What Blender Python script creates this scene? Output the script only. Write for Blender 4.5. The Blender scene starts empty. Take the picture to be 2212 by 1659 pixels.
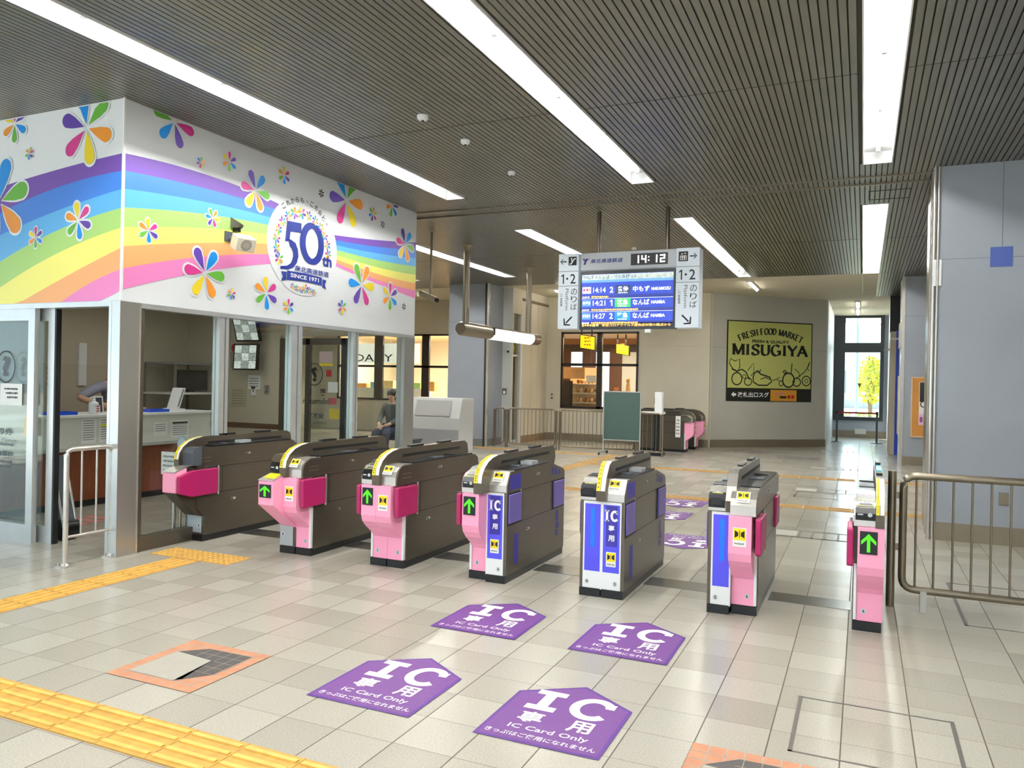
import bpy, bmesh, math, random
from math import sin, cos, pi, radians
from mathutils import Vector, Matrix
SC = bpy.context.scene
COL = SC.collection
random.seed(7)

# ------------------------------------------------------------- camera, world, exposure
cam = bpy.data.cameras.new('camera')
camo = bpy.data.objects.new('camera', cam)
COL.objects.link(camo)
SC.camera = camo
CR, CROLL, CYAW, CF = -0.002949, 0.02038945, 0.42042766, 1695.81292   # pitch, roll, yaw, focal length in pixels of the 2212 px frame
_f = Vector((-sin(CYAW)*cos(CR), cos(CYAW)*cos(CR), sin(CR)))
_r = Vector((cos(CYAW), sin(CYAW), 0))
_u = _r.cross(_f)
_r2 = _r*cos(CROLL) + _u*sin(CROLL)
_u2 = -_r*sin(CROLL) + _u*cos(CROLL)
camo.matrix_world = Matrix(((_r2.x, _u2.x, -_f.x, 0), (_r2.y, _u2.y, -_f.y, 0), (_r2.z, _u2.z, -_f.z, 1.6), (0, 0, 0, 1)))
cam.sensor_fit = 'HORIZONTAL'
cam.sensor_width = 36
cam.lens = CF/2212*36
cam.clip_start = 0.05
cam.clip_end = 300
SC.view_settings.view_transform = 'Standard'
SC.view_settings.look = 'None'
SC.view_settings.exposure = 0.40
SC.view_settings.gamma = 1
SC.view_settings.use_curve_mapping = False
W = bpy.data.worlds.new('world')
SC.world = W
W.use_nodes = True
W.node_tree.nodes['Background'].inputs[0].default_value = (0.68, 0.88, 1.0, 1)
_n = W.node_tree.nodes
_tc, _sx, _mr = _n.new('ShaderNodeTexCoord'), _n.new('ShaderNodeSeparateXYZ'), _n.new('ShaderNodeMapRange')
_mr.inputs['From Min'].default_value, _mr.inputs['From Max'].default_value = .3, 1.0
_mr.inputs['To Min'].default_value, _mr.inputs['To Max'].default_value = 1.6, 12.0      # hazy sky, glaring towards the far window
W.node_tree.links.new(_tc.outputs['Generated'], _sx.inputs[0])
W.node_tree.links.new(_sx.outputs[1], _mr.inputs['Value'])
W.node_tree.links.new(_mr.outputs[0], _n['Background'].inputs[1])
TUBE = 112.0          # fluorescent tube radiance

def area(name, loc, rot, sx, sy, power, color=(1, 1, 1)):
    l = bpy.data.lights.new(name, 'AREA')
    l.shape = 'RECTANGLE'
    l.size, l.size_y, l.energy, l.color = sx, sy, power, color
    o = bpy.data.objects.new(name, l)
    o.location = loc
    o.rotation_euler = rot
    COL.objects.link(o)
area('shop_ceiling_light', (-6.6, 22.2, 2.9), (0, 0, 0), 2.4, 1.6, 130, (1, .80, .58))
area('corner_shop_ceiling_light', (-13.0, 22.2, 2.9), (0, 0, 0), 5, 1.6, 480, (1, .84, .65))
area('office_ceiling_light', (-8.2, 7.4, 2.55), (0, 0, 0), 1.8, 3.0, 17, (1, .95, .86))
sun = bpy.data.lights.new('sun', 'SUN')
sun.energy, sun.angle, sun.color = 14.0, radians(2), (1, .97, .9)
suno = bpy.data.objects.new('sun', sun)
suno.rotation_euler = Vector((.5, -.3, -.8)).to_track_quat('-Z', 'Y').to_euler()
COL.objects.link(suno)

# ------------------------------------------------------------- materials
def lin(c):
    return tuple(((v/255)/12.92 if v/255 <= .04045 else ((v/255+.055)/1.055)**2.4) for v in c)
MATS = {}
def mat(name, rgb, rough=.5, metal=0.0, noise=0.0, nscale=8.0, emit=0.0, spec=.5, bump=0.0, stretch=None):
    if name in MATS: return MATS[name]
    m = bpy.data.materials.new(name)
    m.use_nodes = True
    nt = m.node_tree
    b = nt.nodes['Principled BSDF']
    c = lin(rgb)+(1,)
    b.inputs['Base Color'].default_value = c
    b.inputs['Roughness'].default_value = rough
    b.inputs['Metallic'].default_value = metal
    b.inputs['Specular IOR Level'].default_value = spec
    if emit:
        b.inputs['Emission Color'].default_value = c
        b.inputs['Emission Strength'].default_value = emit
    if noise or bump:
        tc = nt.nodes.new('ShaderNodeTexCoord')
        n = nt.nodes.new('ShaderNodeTexNoise')
        n.inputs['Scale'].default_value = nscale
        n.inputs['Detail'].default_value = 3
        src = tc.outputs['Object']
        if stretch:
            mp = nt.nodes.new('ShaderNodeMapping')
            mp.inputs['Scale'].default_value = stretch
            nt.links.new(src, mp.inputs[0])
            src = mp.outputs[0]
        nt.links.new(src, n.inputs['Vector'])
        if noise:
            mr = nt.nodes.new('ShaderNodeMapRange')
            mr.inputs['From Min'].default_value = .3
            mr.inputs['From Max'].default_value = .7
            mr.inputs['To Min'].default_value = 1-noise
            mr.inputs['To Max'].default_value = 1+noise
            nt.links.new(n.outputs['Fac'], mr.inputs['Value'])
            mx = nt.nodes.new('ShaderNodeMix')
            mx.data_type = 'RGBA'
            mx.blend_type = 'MULTIPLY'
            mx.inputs[0].default_value = 1
            mx.inputs[6].default_value = c
            nt.links.new(mr.outputs[0], mx.inputs[7])
            nt.links.new(mx.outputs[2], b.inputs['Base Color'])
        if bump:
            bp = nt.nodes.new('ShaderNodeBump')
            bp.inputs['Strength'].default_value = bump
            bp.inputs['Distance'].default_value = .002
            nt.links.new(n.outputs['Fac'], bp.inputs['Height'])
            nt.links.new(bp.outputs[0], b.inputs['Normal'])
    MATS[name] = m
    return m

def glass_mat(name, tint=(1, 1, 1), ior=1.35):
    m = bpy.data.materials.new(name)
    m.use_nodes = True
    nt = m.node_tree
    for n in list(nt.nodes): nt.nodes.remove(n)
    out = nt.nodes.new('ShaderNodeOutputMaterial')
    mx = nt.nodes.new('ShaderNodeMixShader')
    fr = nt.nodes.new('ShaderNodeFresnel')
    ge = nt.nodes.new('ShaderNodeNewGeometry')
    io = nt.nodes.new('ShaderNodeMapRange')          # same reflection from both faces of the thin pane
    io.inputs['To Min'].default_value = ior
    io.inputs['To Max'].default_value = 1/ior
    nt.links.new(ge.outputs['Backfacing'], io.inputs['Value'])
    nt.links.new(io.outputs[0], fr.inputs['IOR'])
    tr = nt.nodes.new('ShaderNodeBsdfTransparent')
    tr.inputs['Color'].default_value = tuple(tint)+(1,)
    gl = nt.nodes.new('ShaderNodeBsdfGlossy')
    gl.inputs['Roughness'].default_value = .02
    nt.links.new(fr.outputs[0], mx.inputs[0])
    nt.links.new(tr.outputs[0], mx.inputs[1])
    nt.links.new(gl.outputs[0], mx.inputs[2])
    nt.links.new(mx.outputs[0], out.inputs[0])
    MATS[name] = m
    return m

def floor_mat():
    m = bpy.data.materials.new('floor_tiles')
    m.use_nodes = True
    nt = m.node_tree
    b = nt.nodes['Principled BSDF']
    L = nt.links.new
    def N(t, **k):
        n = nt.nodes.new(t)
        for a, v in k.items(): setattr(n, a, v)
        return n
    def M(op, a, c=None):
        n = N('ShaderNodeMath', operation=op)
        for i, v in enumerate((a, c)):
            if v is None: continue
            if isinstance(v, (int, float)): n.inputs[i].default_value = v
            else: L(v, n.inputs[i])
        return n.outputs[0]
    tc = N('ShaderNodeTexCoord')
    sp = N('ShaderNodeSeparateXYZ')
    L(tc.outputs['Object'], sp.inputs[0])
    tx = M('DIVIDE', M('ADD', sp.outputs[0], 30.06), .3)
    ty = M('DIVIDE', M('ADD', sp.outputs[1], 29.75), .3)
    fx, fy = M('FRACT', tx), M('FRACT', ty)
    dx = M('ABSOLUTE', M('SUBTRACT', fx, .5))
    dy = M('ABSOLUTE', M('SUBTRACT', fy, .5))
    jx = M('GREATER_THAN', dx, .5-.0105)
    jy = M('MULTIPLY', M('GREATER_THAN', dy, .5-.0075), .75)
    jt = M('MAXIMUM', jx, jy)
    cv = N('ShaderNodeCombineXYZ')
    L(M('FLOOR', tx), cv.inputs[0])
    L(M('FLOOR', ty), cv.inputs[1])
    wn = N('ShaderNodeTexWhiteNoise')
    L(cv.outputs[0], wn.inputs['Vector'])
    nz = N('ShaderNodeTexNoise')
    nz.inputs['Scale'].default_value = 130
    nz.inputs['Detail'].default_value = 2
    L(tc.outputs['Object'], nz.inputs['Vector'])
    nb = N('ShaderNodeTexNoise')
    nb.inputs['Scale'].default_value = .8
    L(tc.outputs['Object'], nb.inputs['Vector'])
    cr = N('ShaderNodeValToRGB')
    cr.color_ramp.elements[0].position = .0
    cr.color_ramp.elements[0].color = lin((158, 152, 141))+(1,)
    cr.color_ramp.elements[1].position = 1
    cr.color_ramp.elements[1].color = lin((190, 186, 175))+(1,)
    mixv = M('ADD', M('MULTIPLY', wn.outputs['Value'], .55), M('MULTIPLY', nb.outputs['Fac'], .45))
    L(mixv, cr.inputs[0])
    sp2 = N('ShaderNodeMapRange')
    sp2.inputs['From Min'].default_value = .3
    sp2.inputs['From Max'].default_value = .7
    sp2.inputs['To Min'].default_value = .86
    sp2.inputs['To Max'].default_value = 1.12
    L(nz.outputs['Fac'], sp2.inputs['Value'])
    mu = N('ShaderNodeMix', data_type='RGBA', blend_type='MULTIPLY')
    mu.inputs[0].default_value = 1
    L(cr.outputs[0], mu.inputs[6])
    L(sp2.outputs[0], mu.inputs[7])
    mj = N('ShaderNodeMix', data_type='RGBA')
    L(jt, mj.inputs[0])
    L(mu.outputs[2], mj.inputs[6])
    mj.inputs[7].default_value = lin((84, 76, 66))+(1,)
    L(mj.outputs[2], b.inputs['Base Color'])
    rr = M('ADD', .24, M('MULTIPLY', jt, .5))
    L(rr, b.inputs['Roughness'])
    bp = N('ShaderNodeBump')
    bp.inputs['Strength'].default_value = .35
    bp.inputs['Distance'].default_value = .003
    L(M('SUBTRACT', M('MULTIPLY', nz.outputs['Fac'], .12), jt), bp.inputs['Height'])
    L(bp.outputs[0], b.inputs['Normal'])
    MATS['floor_tiles'] = m
    return m

FLOOR = floor_mat()
GLASS = glass_mat('clear_glass', (.95, .97, .96))
GLASS2 = glass_mat('green_glass', (.90, .95, .94), 1.5)
SLAT = mat('ceiling_slat', (118, 117, 109), .34, .3, .05, 3)
SLATGAP = mat('ceiling_gap', (58, 56, 48), .7)
DARK = mat('dark', (16, 16, 18), .5)
BLACK = mat('black_plastic', (14, 15, 18), .3)
STEEL = mat('brushed_steel', (106, 98, 87), .28, .72, .06, 3, stretch=(1, 1, 30))
STEELL = mat('bright_steel', (206, 202, 196), .24, .72, .05, 5)
STEELD = mat('bronze_steel', (138, 128, 112), .3, .8, .05, 5)
STRIPM = mat('strip_steel', (150, 149, 146), .22, .9, .04, 4)
PILLAR = mat('pillar_steel', (176, 174, 170), .26, .7, .05, 3, stretch=(1, 1, .2))
ALU = mat('aluminium', (200, 203, 204), .28, .6, .04, 6)
WHITE = mat('white_paint', (236, 238, 240), .45)
FASCIA = mat('fascia_white', (226, 230, 235), .35)
CREAM = mat('cream_wall', (212, 204, 185), .6, 0, .03, 1.5)
CREAMD = mat('cream_wall_grey', (190, 184, 168), .6, 0, .03, 1.5)
PLASTER = mat('plaster_ceiling', (214, 206, 184), .8)
BLUEG = mat('blue_grey_panel', (152, 159, 170), .5, 0, .03, 2)
BASEB = mat('baseboard_steel', (140, 130, 112), .35, .5, .05, 4)
PINK = mat('pink', (255, 168, 202), .42)
PINKD = mat('deep_pink', (164, 26, 92), .38)
BLUEV = mat('violet_blue', (84, 82, 232), .4)
NAVY = mat('navy', (50, 44, 150), .4)
LILAC = mat('lilac', (112, 98, 178), .4)
BRIGHTB = mat('bright_blue', (8, 118, 246), .4)
YELLOW = mat('yellow', (244, 222, 20), .45)
GREENL = mat('green_led', (60, 220, 20), .5, emit=1.3)
PURPLE = mat('sign_purple', (106, 56, 132), .5, 0, .05, 30)
PURPLED = mat('sign_purple_border', (82, 36, 128), .5)
TACT = mat('tactile_yellow', (224, 184, 96), .55, 0, .10, 14)
TERRA = mat('terracotta', (194, 134, 102), .55, 0, .10, 9)
DGREY = mat('dark_grey_tile', (72, 68, 66), .5, 0, .08, 9)
PALE = mat('pale_tile', (174, 170, 160), .5, 0, .05, 9)
GROUT = mat('grout', (168, 160, 148), .7)
TXTBLK = mat('text_black', (22, 22, 26), .6)
TXTWHT = mat('text_white', (248, 248, 248), .5)
LOGOB = mat('emblem_blue', (12, 36, 122), .45)
TUBEM = mat('tube_light', (255, 253, 246), .5, emit=TUBE)
HOUSE = mat('lamp_housing', (244, 246, 248), .4)
WOOD = mat('reddish_wood', (122, 60, 26), .5, 0, .15, 3, stretch=(8, 8, 1))
OFFWALL = mat('office_wall', (198, 188, 168), .7, 0, .02, 2)
GREYD = mat('grey_dark', (70, 76, 84), .45)
PAPER = mat('paper', (240, 241, 240), .7)
GREYTXT = mat('grey_text', (128, 128, 130), .7)
RED = mat('red', (190, 30, 36), .5)
MURAL = {k: mat('mural_'+k, v, .4) for k, v in dict(purple=(112, 74, 170), blue=(64, 128, 222), sky=(92, 176, 236), green=(168, 210, 118), lemon=(243, 236, 122), peach=(240, 172, 112), rose=(232, 132, 194)).items()}
PETAL = [mat('petal_'+k, v, .4) for k, v in (('blue', (0, 138, 224)), ('green', (96, 172, 54)), ('orange', (230, 146, 44)), ('yellow', (232, 206, 34)), ('magenta', (202, 52, 138)), ('purple', (88, 56, 160)))]

# ------------------------------------------------------------- mesh builder
TXT = {}
def text2d(body, bold=0.0):
    k = (body, bold)
    if k not in TXT:
        c = bpy.data.curves.new('t', 'FONT')
        c.body = body
        c.resolution_u = 2
        c.offset = bold
        o = bpy.data.objects.new('t', c)
        m = bpy.data.meshes.new_from_object(o)
        vs = [(v.co.x, v.co.y) for v in m.vertices]
        fs = [tuple(p.vertices) for p in m.polygons]
        bpy.data.objects.remove(o)
        bpy.data.curves.remove(c)
        bpy.data.meshes.remove(m)
        xs = [p[0] for p in vs]
        ys = [p[1] for p in vs]
        TXT[k] = (vs, fs, min(xs), max(xs), min(ys), max(ys))
    return TXT[k]

def V(*a): return Vector(a)
X_, Y_, Z_ = V(1, 0, 0), V(0, 1, 0), V(0, 0, 1)

class MB:
    def __init__(s): s.v, s.f, s.mi, s.sm, s.mats = [], [], [], [], []
    def mid(s, m):
        if m not in s.mats: s.mats.append(m)
        return s.mats.index(m)
    def add(s, vs, fs, m, smooth=False):
        o = len(s.v)
        s.v += [tuple(p) for p in vs]
        i = s.mid(m)
        for f in fs:
            s.f.append([k+o for k in f])
            s.mi.append(i)
            s.sm.append(smooth)
        return s
    def poly(s, pts, m): return s.add(pts, [list(range(len(pts)))], m)
    def box(s, x0, x1, y0, y1, z0, z1, m):
        vs = [(x, y, z) for x in (x0, x1) for y in (y0, y1) for z in (z0, z1)]
        return s.add(vs, [(0, 1, 3, 2), (4, 6, 7, 5), (0, 4, 5, 1), (2, 3, 7, 6), (0, 2, 6, 4), (1, 5, 7, 3)], m)
    def prism(s, poly, ax, a, b, m, smooth=False):
        n = len(poly)
        P = {'x': lambda t, p: (t, p[0], p[1]), 'y': lambda t, p: (p[0], t, p[1]), 'z': lambda t, p: (p[0], p[1], t)}[ax]
        vs = [P(a, p) for p in poly]+[P(b, p) for p in poly]
        s.add(vs, [[i, (i+1) % n, n+(i+1) % n, n+i] for i in range(n)], m, smooth)
        o = len(s.v)-2*n
        s.f += [[o+i for i in range(n)][::-1], [o+n+i for i in range(n)]]
        s.mi += [s.mid(m)]*2
        s.sm += [False]*2
        return s
    def tube(s, path, r, m, n=10, cap=True):
        path = [Vector(p) for p in path]
        rings = []
        for i, p in enumerate(path):
            a = path[max(0, i-1)]
            b = path[min(len(path)-1, i+1)]
            t = (b-a).normalized()
            q = t.cross(Z_ if abs(t.z) < .9 else X_).normalized()
            w = t.cross(q).normalized()
            rr = r[i] if isinstance(r, (list, tuple)) else r
            rings.append([p+(q*cos(2*pi*k/n)+w*sin(2*pi*k/n))*rr for k in range(n)])
        vs = [p for g in rings for p in g]
        fs = [(i*n+k, i*n+(k+1) % n, (i+1)*n+(k+1) % n, (i+1)*n+k) for i in range(len(path)-1) for k in range(n)]
        s.add(vs, fs, m, True)
        if cap:
            s.poly(rings[0][::-1], m)
            s.poly(rings[-1], m)
        return s
    def lathe(s, prof, c, m, n=16, smooth=True):
        vs = [(c[0]+r*cos(2*pi*k/n), c[1]+r*sin(2*pi*k/n), c[2]+z) for r, z in prof for k in range(n)]
        fs = [(i*n+k, i*n+(k+1) % n, (i+1)*n+(k+1) % n, (i+1)*n+k) for i in range(len(prof)-1) for k in range(n)]
        s.add(vs, fs, m, smooth)
        if prof[0][0] > 1e-4: s.poly(vs[:n][::-1], m)
        if prof[-1][0] > 1e-4: s.poly(vs[-n:], m)
        return s
    def ball(s, c, rx, ry, rz, m, n=10, k=7):
        return s.lathe([(1e-4, -rz)]+[(0, 0)]*0+[(sin(pi*i/k), -cos(pi*i/k)) for i in range(1, k)]+[(1e-4, rz)], c, m, n) if 0 else s._ball(c, rx, ry, rz, m, n, k)
    def _ball(s, c, rx, ry, rz, m, n, k):
        vs = [(c[0], c[1], c[2]-rz)]
        for i in range(1, k):
            for j in range(n):
                vs.append((c[0]+rx*sin(pi*i/k)*cos(2*pi*j/n), c[1]+ry*sin(pi*i/k)*sin(2*pi*j/n), c[2]-rz*cos(pi*i/k)))
        vs.append((c[0], c[1], c[2]+rz))
        fs = [(0, 1+(j+1) % n, 1+j) for j in range(n)]
        for i in range(k-2):
            for j in range(n):
                fs.append((1+i*n+j, 1+i*n+(j+1) % n, 1+(i+1)*n+(j+1) % n, 1+(i+1)*n+j))
        e = len(vs)-1
        fs += [(e, 1+(k-2)*n+j, 1+(k-2)*n+(j+1) % n) for j in range(n)]
        return s.add(vs, fs, m, True)
    # flat graphics: o = origin, u = right, v = up; pts in that plane
    def flat(s, pts, fr, m):
        o, u, v = fr
        return s.poly([o+u*a+v*b for a, b in pts], m)
    def frect(s, a0, a1, b0, b1, fr, m): return s.flat([(a0, b0), (a1, b0), (a1, b1), (a0, b1)], fr, m)
    def text(s, body, a0, a1, b0, b1, fr, m, bold=0.0, fn=None):
        vs, fs, x0, x1, y0, y1 = text2d(body, bold)
        o, u, v = fr
        out = []
        for x, y in vs:
            a = a0+(x-x0)/(x1-x0)*(a1-a0)
            b = b0+(y-y0)/(y1-y0)*(b1-b0)
            if fn: a, b = fn(a, b)
            out.append(o+u*a+v*b)
        return s.add(out, fs, m)
    def stroke(s, path, w, fr, m, closed=False, nib=None, fn=None):
        """flat line of width w along path; nib=(thin, angle) makes a broad-nib stroke"""
        o, u, v = fr
        P = [Vector(p) for p in path]
        n = len(P)
        Ls, Rs = [], []
        for i in range(n):
            a = P[(i-1) % n] if (closed or i > 0) else P[i]
            b = P[(i+1) % n] if (closed or i < n-1) else P[i]
            t = (b-a).normalized()
            nn = Vector((-t.y, t.x))
            h = w/2
            if nib: h = nib[0]/2+(w-nib[0])/2*abs(nn.x*cos(nib[1])+nn.y*sin(nib[1]))
            Ls.append(P[i]+nn*h)
            Rs.append(P[i]-nn*h)
        f = fn or (lambda a, b: (a, b))
        vs = []
        for p in Ls+Rs:
            a, b = f(p.x, p.y)
            vs.append(o+u*a+v*b)
        k = n if closed else n-1
        return s.add(vs, [(i, (i+1) % n, n+(i+1) % n, n+i) for i in range(k)], m)
    def build(s, name, parent=None, bevel=0.0, **kw):
        me = bpy.data.meshes.new(name)
        off = Vector(parent_loc(parent)) if parent else Vector((0, 0, 0))
        me.from_pydata([tuple(Vector(p)-off) for p in s.v], [], s.f)
        for m in s.mats: me.materials.append(m)
        me.polygons.foreach_set('material_index', s.mi)
        me.polygons.foreach_set('use_smooth', s.sm)
        bm = bmesh.new()
        bm.from_mesh(me)
        bmesh.ops.recalc_face_normals(bm, faces=bm.faces)
        bm.to_mesh(me)
        bm.free()
        me.update()
        o = bpy.data.objects.new(name, me)
        COL.objects.link(o)
        if parent: o.parent = parent
        if bevel:
            b = o.modifiers.new('b', 'BEVEL')
            b.width = bevel
            b.segments = 2
            b.limit_method = 'ANGLE'
            b.angle_limit = radians(50)
        tag(o, **kw)
        return o

def parent_loc(o):
    l = Vector(o.location)
    while o.parent:
        o = o.parent
        l += Vector(o.location)
    return l
def tag(o, label=None, cat=None, group=None, kind=None):
    if label: o['label'] = label
    if cat: o['category'] = cat
    if group: o['group'] = group
    if kind: o['kind'] = kind
    return o
def thing(name, loc, label, cat, group=None):
    o = bpy.data.objects.new(name, None)
    o.empty_display_size = .1
    o.location = loc
    COL.objects.link(o)
    return tag(o, label, cat, group)
def copy_tree(o, loc=None, rz=None, label=None, parent=None):
    c = o.copy()
    COL.objects.link(c)
    if parent: c.parent = parent
    if loc is not None: c.location = loc
    if rz is not None: c.rotation_euler = (0, 0, rz)
    if label: c['label'] = label
    for ch in list(o.children): copy_tree(ch, parent=c)
    return c
def struct(mb, name, **kw): return mb.build(name, kind='structure', **kw)
def arc(cx, cy, rx, ry, a0, a1, n): return [(cx+rx*cos(radians(a0+(a1-a0)*i/n)), cy+ry*sin(radians(a0+(a1-a0)*i/n))) for i in range(n+1)]
# ============================================================= setting: floor, ceiling, walls
struct(MB().box(-18, 4, -6, 28.4, -.12, 0, FLOOR), 'floor')
struct(MB().box(-60, -18, -40, 28, -.3, -.12, mat('forecourt_paving', (176, 174, 168), .8, 0, .08, 1)).box(-18, 40, -40, -6, -.3, -.12, mat('forecourt_paving', (176, 174, 168))), 'ground_forecourt')
struct(MB().box(-30, 30, 28.4, 90, -.3, -.12, mat('outside_paving', (196, 194, 182), .8, 0, .08, 1)), 'ground_outside')

# lamp recesses: x0, x1, y0, y1
ROWS = [(-5.09, -4.835, -3.0, 9.15), (-2.57, -2.31, -3.0, 9.15), (-.04, .228, -3.0, 9.17),
        (-7.57, -7.30, 11.3, 16.4), (-5.08, -4.815, 11.35, 17.7), (-2.535, -2.275, 11.27, 17.75), (-.045, .25, 11.22, 21.4), (-10.1, -9.84, 11.3, 16.4), (-12.63, -12.37, 11.3, 16.4)]  # last two rows are unseen, added to light the far left back
def cut(x0, x1, y0, y1):
    segs = [(y0, y1)]
    for a, b, c, d in ROWS:
        if x1 > a-.012 and x0 < b+.012:
            ns = []
            for p, q in segs:
                if d+.012 <= p or c-.012 >= q: ns.append((p, q)); continue
                if c-.012 > p: ns.append((p, c-.012))
                if d+.012 < q: ns.append((d+.012, q))
            segs = ns
    return segs
def slats(name, xa, xb, ysegs, backy):
    m = MB()
    x = xa
    while x < xb-.02:
        for y0, y1 in ysegs:
            for p, q in cut(x, x+.045, y0, y1):
                m.box(x, x+.045, p, q, 4.0, 4.014, SLAT)
        x += .056
    xs = sorted({xa, xb} | {r[0]-.012 for r in ROWS if xa < r[0] < xb} | {r[1]+.012 for r in ROWS if xa < r[1] < xb})
    for a, b in zip(xs, xs[1:]):
        for p, q in cut(a+.02, b-.02, *backy): m.box(a, b, p, q, 4.018, 4.03, SLATGAP)
    return struct(m, name)
YS = [(-3, 6.518), (6.534, 9.725), (9.775, 10.06), (10.125, 13.752), (13.772, 17.9)]
slats('ceiling', -14.02, .262, YS, (-3, 17.9))
slats('ceiling_right', .262, 3.2, YS[:-1]+[(13.772, 17.84), (17.86, 22.4)], (-3, 22.4))
m = MB()
m.box(-14.02, .70, 9.725, 9.745, 3.985, 4.014, STEELD).box(-14.02, .70, 10.06, 10.085, 3.98, 4.014, STEELD)
m.box(-14.02, .70, 10.085, 10.125, 4.01, 4.02, DARK)
struct(m, 'trim_1')
m = MB()
m.box(-16, .262, 17.9, 28.4, 4.0, 4.1, PLASTER).box(.262, 3.35, 22.4, 28.4, 4.0, 4.1, PLASTER)
m.box(-16, -14.02, -5, 17.9, 4.0, 4.1, PLASTER).box(-14.02, 3.35, -5, -3, 4.0, 4.1, PLASTER)
struct(m, 'ceiling_plaster')
struct(MB().box(-16, 3.35, -5, 28.4, 4.2, 4.3, SLATGAP), 'roof')

# back wall with the two shop windows
def wall_y(m, x0, x1, y0, y1, z1, holes, mt):
    x = x0
    for a, b, c, d in holes:
        m.box(x, a, y0, y1, 0, z1, mt).box(a, b, y0, y1, 0, c, mt).box(a, b, y0, y1, d, z1, mt)
        x = b
    m.box(x, x1, y0, y1, 0, z1, mt)
    return m
m = MB()
wall_y(m, -16, -3.63, 20.6, 20.75, 4.0, [(-15.3, -10.9, .95, 2.98), (-7.71, -5.51, .9, 3.01)], CREAM)
for x in (-6.2, -4.7): m.box(x, x+.006, 20.596, 20.602, 3.01, 4.0, CREAMD)
m.box(-8.15, -7.71, 20.597, 20.6, 2.5, 2.506, CREAMD).box(-5.51, -3.63, 20.597, 20.6, 2.62, 2.628, CREAMD)
struct(m, 'wall_back')
struct(MB().box(-8.15, -3.63, 20.575, 20.6, 0, .2, BASEB), 'baseboard_back')
m = MB()
m.box(-8.32, -8.15, 18.77, 20.6, 0, 4.0, CREAM).box(-8.42, -8.15, 18.2, 18.27, 0, 4.0, mat('pale_panel', (206, 208, 204), .5))
m.box(-8.32, -8.15, 18.27, 18.77, 3.35, 4.0, CREAM)
for y in (19.45, 19.9): m.box(-8.151, -8.147, y, y+.012, .2, 3.8, CREAMD)
m.box(-8.17, -8.13, 18.74, 18.80, 0, 3.4, WHITE).box(-8.16, -8.12, 18.8, 20.6, 3.72, 3.78, mat('bronze_trim', (110, 98, 74), .5))
struct(m, 'wall_side')
struct(MB().box(-8.15, -8.125, 18.80, 20.6, 0, .19, mat('brown_skirting', (138, 112, 82), .5)), 'baseboard_side')
m = MB()
m.box(-8.25, -8.23, 18.27, 18.74, .1, 3.35, GLASS).box(-8.27, -8.21, 18.27, 18.30, 0, 3.35, ALU).box(-8.27, -8.21, 18.27, 18.74, 0, .1, ALU)
m.box(-8.27, -8.21, 18.27, 18.74, 2.25, 2.3, ALU)
struct(m, 'door_2')
m = MB()
m.box(-9.4, -8.45, 18.5, 19.6, .0, 3.0, mat('passage_brown', (150, 116, 84), .6))
struct(m, 'wall_passage')

# the slanting wall with the shop poster
WP0, WP1 = V(-3.63, 20.72, 0), V(-.93, 23.04, 0)
WU = (WP1-WP0).normalized()
WN = V(WU.y, -WU.x, 0)               # towards the hall
def slant(m, u0, u1, d0, d1, z0, z1, mt):
    c = [WP0+WU*u0+WN*d0, WP0+WU*u1+WN*d0, WP0+WU*u1+WN*d1, WP0+WU*u0+WN*d1]
    return m.prism([(p.x, p.y) for p in c], 'z', z0, z1, mt)
GREYWALL = mat('angled_wall_panel', (190, 188, 178), .55, 0, .03, 1.5)
m = MB()
slant(m, 0, 3.56, -.2, 0, 0, 4.0, GREYWALL)
slant(m, -.02, .04, -.1, .015, 0, 4.0, mat('wall_edge_strip', (206, 202, 188), .5))
slant(m, .04, 3.56, 0, .003, 2.60, 2.608, mat('panel_seam', (150, 148, 140), .7))
struct(m, 'wall_angled')
m = MB()
slant(m, .02, 3.57, 0, .03, 0, .2, BASEB)
struct(m, 'baseboard_angled')
m = MB().box(-1.1, -.9, 23.06, 28.2, 0, 4.0, mat('alley_white', (214, 216, 214), .5)).box(.72, .87, 22.36, 28.2, 0, 4.0, mat('alley_white', (214, 216, 214)))
struct(m, 'wall_alley')
m = MB()
wall_y(m, -1.1, .87, 28.2, 28.35, 4.02, [(-.93, .6, .56, 4.0)], mat('alley_grey', (170, 178, 190), .5))
m.box(-.9, .72, 28.17, 28.2, 0, .22, BASEB)
struct(m, 'wall_end')
FRAME = mat('window_frame_dark', (34, 40, 46), .35)
m = MB()
m.box(-.93, -.56, 28.1, 28.3, .56, 4.0, FRAME).box(.49, .6, 28.1, 28.3, .56, 4.0, FRAME)
m.box(-.56, .49, 28.1, 28.3, 3.92, 4.0, FRAME).box(-.56, .49, 28.1, 28.3, 2.79, 3.1, FRAME).box(-.56, .49, 28.1, 28.3, .56, .68, FRAME)
w = struct(m, 'window_3')
MB().box(-.56, .49, 28.2, 28.21, .68, 2.79, GLASS).box(-.56, .49, 28.2, 28.21, 3.1, 3.92, GLASS).build('pane', w)
m = MB()
fr = (V(0, 28.09, 0), X_, Z_)
m.flat([(-.17, 1.78), (-.04, 1.78), (-.105, 1.62)], (V(0, 28.19, 0), X_, Z_), mat('grey_mark', (120, 110, 70), .6)).build('triangle_mark', w)
struct(MB().box(3.2, 3.35, -5, 22, 0, 4.2, CREAM), 'wall_right')
struct(MB().box(-16.15, -16, 10, 28.4, 0, 4.2, CREAM).box(-16, -10.4, 9.9, 10.0, 0, 4.2, CREAM), 'wall_left')
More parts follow.
